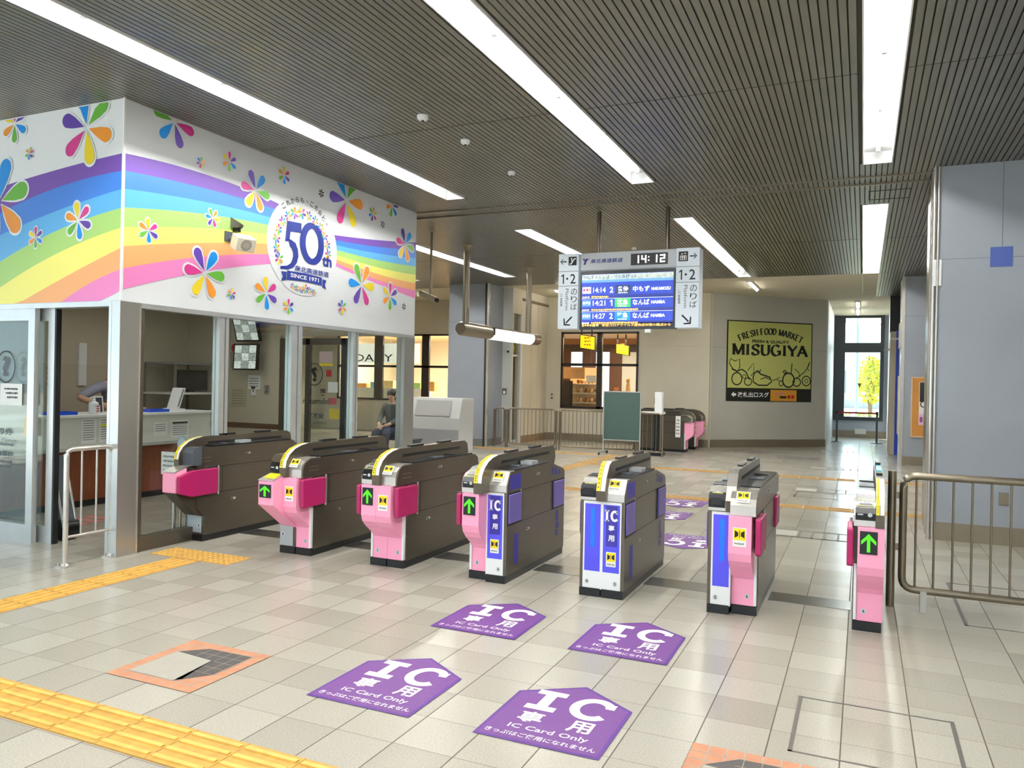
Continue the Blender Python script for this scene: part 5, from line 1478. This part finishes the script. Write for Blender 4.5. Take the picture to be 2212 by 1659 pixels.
MB().box(-6.4, -5.55, 21.2, 21.7, 0, .95, SHELF).box(-6.4, -5.55, 21.2, 21.7, 1.16, 1.19, SHELF).box(-6.4, -6.36, 21.2, 21.7, .95, 1.5, SHELF).build('shelves', t)
for k in range(5):
    mm = mat('pack%d' % k, ((236, 206, 80), (230, 150, 130), (240, 236, 220), (214, 110, 60), (200, 170, 220))[k], .5)
    tag(MB().box(-6.3+.14*k, -6.2+.14*k, 21.25, 21.35, .953 if k != 2 else 1.193, 1.14 if k != 2 else 1.40, mm).build('snack_pack'), ('yellow', 'pink', 'white upper', 'orange', 'lilac')[k]+' pack on the wooden shelf behind the right shop pane', 'package', 'packs on the shop shelf')
tag(MB().tube([(-6.02, 21.45, 1.195), (-6.02, 21.45, 1.62)], [.09, .05], mat('bottle_doll', (226, 178, 110), .5), 10)._ball((-6.02, 21.45, 1.7), .06, .06, .08, mat('bottle_doll', (226, 178, 110)), 10, 6).build('display_figure'), 'tall tan bottle-shaped display on the right shop shelf', 'display')
m = MB()
for x0, x1 in ((-9.2, -8.78), (-8.38, -7.95), (-7.45, -7.05), (-6.55, -6.2)): m.box(x0, x1, 24.34, 24.4, 0, 2.72, mat('shop_post_dark', (96, 62, 40), .6))
for x0, x1 in ((-8.78, -8.38), (-7.92, -7.48)): m.box(x0, x1, 24.37, 24.4, .3, 2.62, mat('bright_window', (206, 232, 250), .5, emit=1.1))
m.box(-7.05, -6.58, 24.37, 24.4, .3, 2.62, mat('pale_screen', (206, 210, 206), .5)).box(-9.5, -6.0, 24.36, 24.4, 2.62, 2.86, mat('shop_beam', (74, 58, 48), .6))
struct(m, 'window_5')
def ysign(x0, x1, y, z0, z1, label, hang):
    t = thing('yellow_sign', ((x0+x1)/2, y, z0), label, 'sign', 'yellow shop signs')
    ym = mat('yellow_box_sign', (250, 220, 8), .4, emit=.55)
    MB().prism([(x0, z0+.06), (x1, z0), (x1, z1), (x0, z1+.06)], 'y', y, y+.12, BLACK).build('casing', t)
    m = MB().flat([(x0+.02, z0+.08), (x1-.02, z0+.02), (x1-.02, z1-.02), (x0+.02, z1+.04)], (V(0, y-.002, 0), X_, Z_), ym)
    for k in range(3): dashes(m, x0+.13, x1-.13, z0+.13+.09*k, .05, (V(0, y-.004, 0), X_, Z_), mat('sign_orange', (214, 120, 20), .5), .06)
    m.build('face', t)
    if hang:
        for x in (x0+.03, x1-.12): MB().tube([(x, y+.06, z1), (x, y+.06, hang)], .02, BLACK, 8).build('hanger', t)
ysign(-6.80, -6.37, 19.5, 2.45, 2.82, 'yellow sign with black edge hanging in front of the shop window', 4.0)
ysign(-6.62, -6.22, 22.2, 2.42, 2.72, 'added yellow sign imitating a reflection in the right pane of the shop window', 3.05)  # stands in for the front sign's reflection in the glass
# corner shop at far left
m = MB()
m.box(-15.0, -13.9, 20.9, 20.95, 2.1, 2.72, mat('shop_sign_white', (250, 246, 232), .5, emit=.7))
m.text('DAILY', -14.85, -13.45, 2.15, 2.38, (V(0, 20.895, 0), X_, Z_), mat('sign_brown_text', (70, 58, 48), .6), .005)
m.box(-13.9, -12.5, 20.9, 20.95, 2.1, 2.72, mat('shop_sign_white', (250, 246, 232)))
tag(m.build('shop_sign'), 'lit white shop sign with dark letters seen through the office rear door', 'sign')
tag(MB().box(-15.2, -12.4, 21.0, 21.5, 0, 1.25, mat('case_white', (226, 228, 222), .4)).box(-15.2, -12.4, 21.0, 21.05, 1.25, 1.32, WHITE).build('shop_counter'), 'white shop counter below the lit shop sign', 'counter')
for k, c in enumerate(((226, 160, 80), (140, 196, 216), (240, 214, 150), (206, 110, 90), (170, 206, 120), (250, 190, 120))):
    tag(MB().box(-14.9+.5*k, -14.55+.5*k, 21.1, 21.3, 1.253, 1.45+.05*(k % 3), mat('good%d' % k, c, .5)).build('shop_goods'), ('orange', 'light blue', 'cream', 'rust red', 'light green', 'apricot')[k]+' box of goods on the white shop counter', 'goods', 'goods on the shop counter')
m = MB()
for k in range(3): m.box(-12.9+.7*k, -12.4+.7*k, 23.5, 23.55, 1.0, 2.2, mat('poster_glow%d' % k, ((250, 206, 150), (200, 226, 240), (250, 190, 130))[k], .5))
tag(m.build('shop_display'), 'row of pale coloured panels deep inside the far left shop', 'display')
# ticket machine and person far left
t = thing('ticket_machine', (-8.8, 15.8, 0), 'pale ticket machine standing in front of the left grey-blue column', 'ticket machine')
MB().prism([(15.4, 0), (15.4, .75), (15.55, 1.2), (16.1, 1.2), (16.1, 0)], 'x', -9.5, -8.15, mat('machine_pale', (196, 198, 200), .4)).build('body', t, .01)
MB().prism([(15.395, .80), (15.52, 1.14), (15.515, 1.145), (15.39, .80)], 'x', -9.3, -8.4, mat('machine_panel', (160, 160, 158), .4)).build('panel', t)
MB().box(-9.5, -8.15, 15.38, 15.4, .1, .5, mat('machine_grey', (150, 152, 156), .4)).build('lower_front', t)

# ============================================================= end of the passage
for x, lab in ((-.692, 'left belt post before the end window'), (.392, 'right belt post before the end window')):
    t = thing('belt_post', (x, 25.4, 0), lab, 'barrier post', 'belt barrier posts')
    MB().tube([(x, 25.4, .02), (x, 25.4, .92)], .028, GREYD, 12).build('pole', t)
    MB().lathe([(.16, 0), (.15, .015), (.04, .03)], (x, 25.4, 0), GREYD, 18).build('base', t)
    MB().tube([(x, 25.4, .84), (x, 25.4, .93)], .04, BLACK, 12).build('belt_head', t)
tag(MB().box(-.66, .36, 25.396, 25.404, .86, .91, RED).build('barrier_belt'), 'red belt stretched between the two barrier posts', 'belt')
tag(MB().box(-.22, .12, 28.0, 28.16, .12, .30, mat('heater_pale', (206, 206, 200), .5)).build('wall_heater', bevel=.01), 'small pale box low on the wall under the end window', 'box')
t = thing('tall_cabinet', (.69, 22.0, 0), 'tall tan cabinet with a blue front edge at the right of the passage', 'cabinet')
MB().box(.595, .72, 21.4, 22.3, 0, 3.02, mat('cabinet_tan', (190, 178, 156), .5)).build('body', t)
MB().box(.72, .80, 21.38, 22.3, 0, 3.04, mat('cabinet_blue', (14, 62, 184), .4)).build('blue_side', t)
MB().box(.585, .82, 21.36, 21.4, 2.82, 2.86, WHITE).build('white_band', t)
MB().tube([(.45, 21.3, 2.56), (.60, 21.4, 2.58)], .015, WHITE, 8).build('arm', t)
for z0, z1, nm, lab in ((2.5, 3.05, 'wall_box', 'pale wall box high on the middle column corner'), (.62, 1.90, 'wall_poster_case', 'slim white poster case low on the middle column corner')):
    tag(MB().box(.70, .735, 18.75, 19.4, z0, z1, mat('case_pale', (216, 206, 190), .5)).build(nm, bevel=.005), lab, 'box')
t = thing('bulletin_board', (1.25, 18.58, .62), 'orange-brown framed bulletin board on the middle column', 'bulletin board')
MB().box(.945, 1.6, 18.56, 18.597, .63, 1.85, mat('cork', (196, 134, 60), .6, 0, .06, 20)).build('cork', t)
m = MB()
for q in ((.93, .955, .62, 1.86), (1.59, 1.615, .62, 1.86), (.93, 1.615, .60, .63), (.93, 1.615, 1.85, 1.875)): m.box(q[0], q[1], 18.55, 18.597, q[2], q[3], mat('board_frame', (212, 186, 146), .5))
m.build('frame', t)
m = MB().box(1.08, 1.5, 18.552, 18.556, .86, 1.77, PAPER)
f = (V(0, 18.55, 0), X_, Z_)
m.frect(1.09, 1.49, 1.35, 1.76, f, TXTBLK).frect(1.09, 1.49, .87, 1.10, f, mat('poster_lilac', (226, 190, 222), .5)).stroke(arc(1.17, 1.30, .06, .06, 0, 360, 16)[:-1], .02, f, TXTBLK, True)
dashes(m, 1.10, 1.45, .92, .12, (V(0, 18.548, 0), X_, Z_), mat('poster_violet', (150, 70, 140), .5), .05)
tag(m.build('poster'), 'black and white poster with lilac foot pinned to the bulletin board', 'poster')
# right column signs
tag(MB().box(1.19, 1.39, 9.543, 9.549, 2.905, 3.11, mat('square_blue', (70, 92, 168), .5)).build('blue_square'), 'plain blue square plate high on the right column', 'plate')
t = thing('wall_outlet', (1.357, 9.55, .42), 'metal outlet cover low on the right column behind the railing', 'outlet')
MB().box(1.315, 1.40, 9.535, 9.55, .42, .55, BASEB).build('plate', t, .003)
MB().box(1.325, 1.39, 9.53, 9.536, .43, .535, STEELD).build('lid', t)
tag(MB().box(-8.40, -8.28, 18.18, 18.2, 1.27, 1.43, STEELD).box(-8.37, -8.31, 18.17, 18.18, 1.29, 1.36, WHITE).build('wall_switch'), 'metal switch box on the pale panel beside the left column', 'switch')
tag(MB().tube([(-8.28, 18.19, 2.42), (-8.2, 18.05, 2.36)], .035, WHITE, 10).tube([(-8.2, 18.05, 2.36), (-8.195, 18.04, 2.357)], .03, BLACK, 10).build('small_camera'), 'small white camera with black lens under the hanging lamp', 'camera')
m = MB()
for z in (1.14, 1.24): m.lathe([(.001, 0), (.03, 0), (.03, .0)], (-7.98, 20.59, z), GREYD, 10) if 0 else m.box(-8.0, -7.95, 20.585, 20.6, z, z+.05, GREYD)
tag(m.build('wall_button'), 'two small dark buttons on the back wall left of the shop window', 'button')

# ============================================================= outside the end window
t = thing('leafy_tree', (.25, 36, -.12), 'yellow-green tree standing outside the end window', 'tree')
MB().tube([(.3, 36, -.12), (.28, 36, 1.5), (.2, 36, 3.0)], [.10, .08, .03], mat('bark', (120, 104, 84), .8), 8).build('trunk', t)
m = MB()
rnd = random.Random(5)
lf = mat('leaf_yellow', (214, 206, 52), .7)
lf2 = mat('leaf_green', (156, 180, 60), .7)
for k in range(1500):
    a, b, r = rnd.random()*2*pi, rnd.random()*pi, rnd.random()**.5
    p = V(.30+.62*r*sin(b)*cos(a), 36+.7*r*sin(b)*sin(a), 1.95-1.0*r*cos(b))
    u = V(rnd.random()-.5, rnd.random()-.5, rnd.random()-.5).normalized()
    w_ = u.cross(V(rnd.random()-.5, rnd.random()-.5, rnd.random()-.5)).normalized()
    s = .05+.05*rnd.random()
    m.poly([p-u*s, p+w_*s*.6, p+u*s, p-w_*s*.6], lf if rnd.random() < .75 else lf2)
m.build('foliage', t)
m = MB()
for k in range(1400):
    p = V(-2.5+5*rnd.random(), 33+1.2*rnd.random(), -.1+.75*rnd.random()**1.3)
    u = V(rnd.random()-.5, rnd.random()-.5, rnd.random()).normalized()
    w_ = u.cross(Y_).normalized()
    s = .05+.06*rnd.random()
    m.poly([p-u*s, p+w_*s*.35, p+u*s, p-w_*s*.35], lf2 if rnd.random() < .7 else mat('leaf_pale', (200, 206, 150), .7))
tag(m.build('undergrowth'), 'pale green undergrowth outside the end window', 'plants', kind='stuff')
t = thing('footbridge', (0, 44, 0), 'pale steel footbridge outside, seen through the upper end window', 'footbridge')
BR = mat('bridge_pale', (206, 216, 222), .6)
MB().box(-8, 8, 44, 46, 5.2, 5.6, BR).box(-8, 8, 44, 44.1, 6.5, 6.6, BR).build('deck', t)
m = MB()
for k in range(9): m.tube([(-8+2*k, 44, 4.0), (-7+2*k, 44, 5.2), (-6+2*k, 44, 4.0)], .07, BR, 6)
m.box(-8, 8, 43.95, 44.1, 3.8, 4.0, BR).build('truss', t)
for x in (-7, 7): MB().tube([(x, 45, -.15), (x, 45, 5.3)], .2, BR, 12).build('pier', t)
t = thing('apartment_house', (0, 58, -.2), 'pale grey building far outside the end window', 'building')
MB().box(-14, 14, 76, 82, -.3, 4.2, mat('far_house', (206, 210, 212), .8)).build('walls', t)
for k in range(8): MB().box(-13+3.4*k, -11.6+3.4*k, 75.95, 76.0, 1.2, 3.2, mat('far_window', (120, 138, 150), .4)).build('window', t)
tag(MB().tube([(-.22, 32.5, -.12), (-.22, 32.5, 6)], .05, mat('pole_teal', (150, 190, 190), .5), 8).build('street_pole'), 'slim pale teal pole outside the lower end window', 'pole')

# ============================================================= people
def skin(name, joints, edges, mt, par, root=0, sub=2):
    me = bpy.data.meshes.new(name)
    off = parent_loc(par)
    me.from_pydata([tuple(Vector(p[:3])-off) for p in joints], edges, [])
    me.materials.append(mt)
    o = bpy.data.objects.new(name, me)
    COL.objects.link(o)
    o.parent = par
    s = o.modifiers.new('skin', 'SKIN')
    s.use_smooth_shade = True
    for i, p in enumerate(joints):
        r = p[3]
        me.skin_vertices[0].data[i].radius = r if isinstance(r, tuple) else (r, r)
        me.skin_vertices[0].data[i].use_root = i == root
    d = o.modifiers.new('sub', 'SUBSURF')
    d.levels = d.render_levels = sub
    return o
SKIN = mat('skin', (206, 160, 132), .55)
SHIRT = mat('shirt_grey_violet', (140, 140, 160), .8, 0, .06, 20)
HAIR = mat('hair_dark', (30, 26, 24), .5)
TROU = mat('trousers_dark', (44, 46, 56), .8)
# clerk behind the counter, leaning on it with a bent arm; mostly behind the steel pillar
cx, cy = -9.41, 7.64
t = thing('person', (cx, cy, 0), 'person in a grey-violet short sleeved shirt leaning with bent arm behind the counter', 'person')
b = [(cx, cy, .92, (.14, .12)), (cx+.02, cy-.01, 1.15, (.135, .12)), (cx+.05, cy-.02, 1.36, (.15, .12)), (cx+.07, cy-.03, 1.48, .075), (cx+.09, cy-.035, 1.56, .055), (cx+.10, cy-.03, 1.66, (.082, .088)), (cx+.10, cy-.03, 1.75, .07),
     (cx+.06, cy-.19, 1.45, .068), (cx+.10, cy-.44, 1.37, .055), (cx+.13, cy-.64, 1.275, .046), (cx+.35, cy-.50, 1.20, .036), (cx+.53, cy-.38, 1.145, .028),
     (cx+.06, cy+.17, 1.44, .066), (cx+.14, cy+.17, 1.26, .048), (cx+.36, cy+.05, 1.17, .036), (cx+.50, cy-.02, 1.148, .028),
     (cx, cy-.09, .85, .10), (cx, cy-.10, .48, .065), (cx-.02, cy-.10, .09, .045), (cx+.12, cy-.10, .04, .04),
     (cx, cy+.09, .85, .10), (cx, cy+.10, .48, .065), (cx-.02, cy+.10, .09, .045), (cx+.12, cy+.10, .04, .04)]
e = [(0, 1), (1, 2), (2, 3), (3, 4), (4, 5), (5, 6), (2, 7), (7, 8), (8, 9), (9, 10), (10, 11), (2, 12), (12, 13), (13, 14), (14, 15), (0, 16), (16, 17), (17, 18), (18, 19), (0, 20), (20, 21), (21, 22), (22, 23)]
skin('body', b, e, SKIN, t)
def grow(ids, d): return [tuple(b[i][:3])+((tuple(q+d for q in b[i][3]) if isinstance(b[i][3], tuple) else b[i][3]+d),) for i in ids]
s = grow((0, 1, 2, 3, 7, 8), .016)+grow((9, 12, 13), .014)
skin('shirt', s, [(0, 1), (1, 2), (2, 3), (2, 4), (4, 5), (5, 6), (2, 7), (7, 8)], SHIRT, t)
s = grow((0, 16, 17, 18, 20, 21, 22), .014)
skin('trousers', s, [(0, 1), (1, 2), (2, 3), (0, 4), (4, 5), (5, 6)], TROU, t)
def hand(par, w, d, up, side):
    """palm with four curled fingers and a thumb"""
    w, d = Vector(w), Vector(d).normalized()
    up = Vector(up).normalized()
    s_ = d.cross(up).normalized()*side
    J = [(*w, .022), (*(w+d*.05), (.036, .016)), (*(w+d*.085), (.038, .015))]
    skin('palm', J, [(0, 1), (1, 2)], SKIN, par)
    for k, L in enumerate((.062, .072, .068, .052)):
        p = w+d*.085+s_*(.028-.0185*k)
        skin('finger', [(*p, .0088), (*(p+d*L*.5+up*.004), .0085), (*(p+d*L*.85-up*.012), .0078), (*(p+d*L-up*.024), .0068)], [(0, 1), (1, 2), (2, 3)], SKIN, par, sub=1)
    p = w+d*.03+s_*.03
    skin('thumb', [(*p, .0105), (*(p+d*.03+s_*.022), .0098), (*(p+d*.058+s_*.026), .0085)], [(0, 1), (1, 2)], SKIN, par, sub=1)
hand(t, b[11][:3], (1, .5, -.05), (0, 0, 1), 1)
hand(t, b[15][:3], (1, -.3, -.05), (0, 0, 1), -1)
def face(par, c, fw, r, hair_len):
    c, fw = Vector(c), Vector(fw).normalized()
    sd = fw.cross(Z_).normalized()
    m = MB()
    for q in (-1, 1): m._ball(c+fw*r*.88+sd*q*.032, .012, .012, .009, mat('eye_white', (236, 236, 232), .3), 8, 6)._ball(c+fw*(r*.88+.008)+sd*q*.032, .006, .006, .006, DARK, 8, 5)
    m.build('eyes', par)
    MB()._ball(c+fw*(r+.004)-Z_*.025, .014, .014, .022, SKIN, 8, 6).build('nose', par)
    MB()._ball(c+fw*r*.90-Z_*.062, .022, .022, .006, mat('lips', (170, 96, 88), .5), 8, 5).build('mouth', par)
    m = MB()
    for q in (-1, 1): m._ball(c+sd*q*r*.98-Z_*.012, .014, .014, .03, SKIN, 8, 6)
    m.build('ears', par)
    MB()._ball(c-fw*.022+Z_*.035, r+.014, r+.014, r*1.05, HAIR, 16, 10)._ball(c-fw*.05-Z_*hair_len*.4, r*.85, r*.85, hair_len*.8+.03, HAIR, 14, 8).build('hair', par)
face(t, (cx+.10, cy-.03, 1.69), (1, -.35, -.1), .092, .06)
# person sitting beyond the office rear door
px, py = -9.0, 14.0
t = thing('bench', (px, py+.02, 0), 'dark bench beyond the office rear door, behind the gates', 'bench')
MB().box(px-.5, px+.6, py-.1, py+.25, .33, .37, GREYD).build('seat', t)
for x in (px-.45, px+.55): MB().box(x-.03, x+.03, py-.08, py+.22, 0, .33, GREYD).build('leg', t)
t = thing('person', (px, py, 0), 'seated person in a dark top and navy patterned skirt, seen past the office end', 'person')
TOP = mat('top_dark_grey', (74, 76, 78), .85)
NAVYP = mat('skirt_navy', (28, 36, 66), .85, 0, .75, 26)
b = [(px, py+.03, .55, (.15, .13)), (px, py+.04, .75, (.13, .11)), (px, py+.02, .97, (.15, .11)), (px, py, 1.08, .07), (px, py-.01, 1.14, .05), (px, py-.03, 1.24, (.08, .088)), (px, py-.03, 1.33, .068),
     (px-.18, py, 1.03, .06), (px-.23, py-.06, .80, .046), (px-.14, py-.28, .68, .036), (px-.06, py-.38, .63, .026), (px+.18, py, 1.03, .06), (px+.23, py-.06, .80, .046), (px+.14, py-.28, .68, .036), (px+.05, py-.38, .64, .026),
     (px-.10, py-.02, .53, .095), (px-.12, py-.42, .50, .072), (px-.12, py-.44, .10, .045), (px-.12, py-.56, .04, .036), (px+.10, py-.02, .53, .095), (px+.12, py-.42, .50, .072), (px+.12, py-.44, .10, .045), (px+.12, py-.56, .04, .036)]
e = [(0, 1), (1, 2), (2, 3), (3, 4), (4, 5), (5, 6), (2, 7), (7, 8), (8, 9), (9, 10), (2, 11), (11, 12), (12, 13), (13, 14), (0, 15), (15, 16), (16, 17), (17, 18), (0, 19), (19, 20), (20, 21), (21, 22)]
skin('body', b, e, SKIN, t)
skin('top', grow((0, 1, 2, 3, 7, 8, 9, 11, 12, 13), .016), [(0, 1), (1, 2), (2, 3), (2, 4), (4, 5), (5, 6), (2, 7), (7, 8), (8, 9)], TOP, t)
skin('skirt', grow((0, 15, 16, 17, 19, 20, 21), .03), [(0, 1), (1, 2), (2, 3), (0, 4), (4, 5), (5, 6)], NAVYP, t)
hand(t, b[10][:3], (.6, -.6, -.2), (0, 0, 1), 1)
hand(t, b[14][:3], (-.6, -.6, -.2), (0, 0, 1), -1)
face(t, (px, py-.03, 1.27), (.2, -1, -.1), .09, .10)
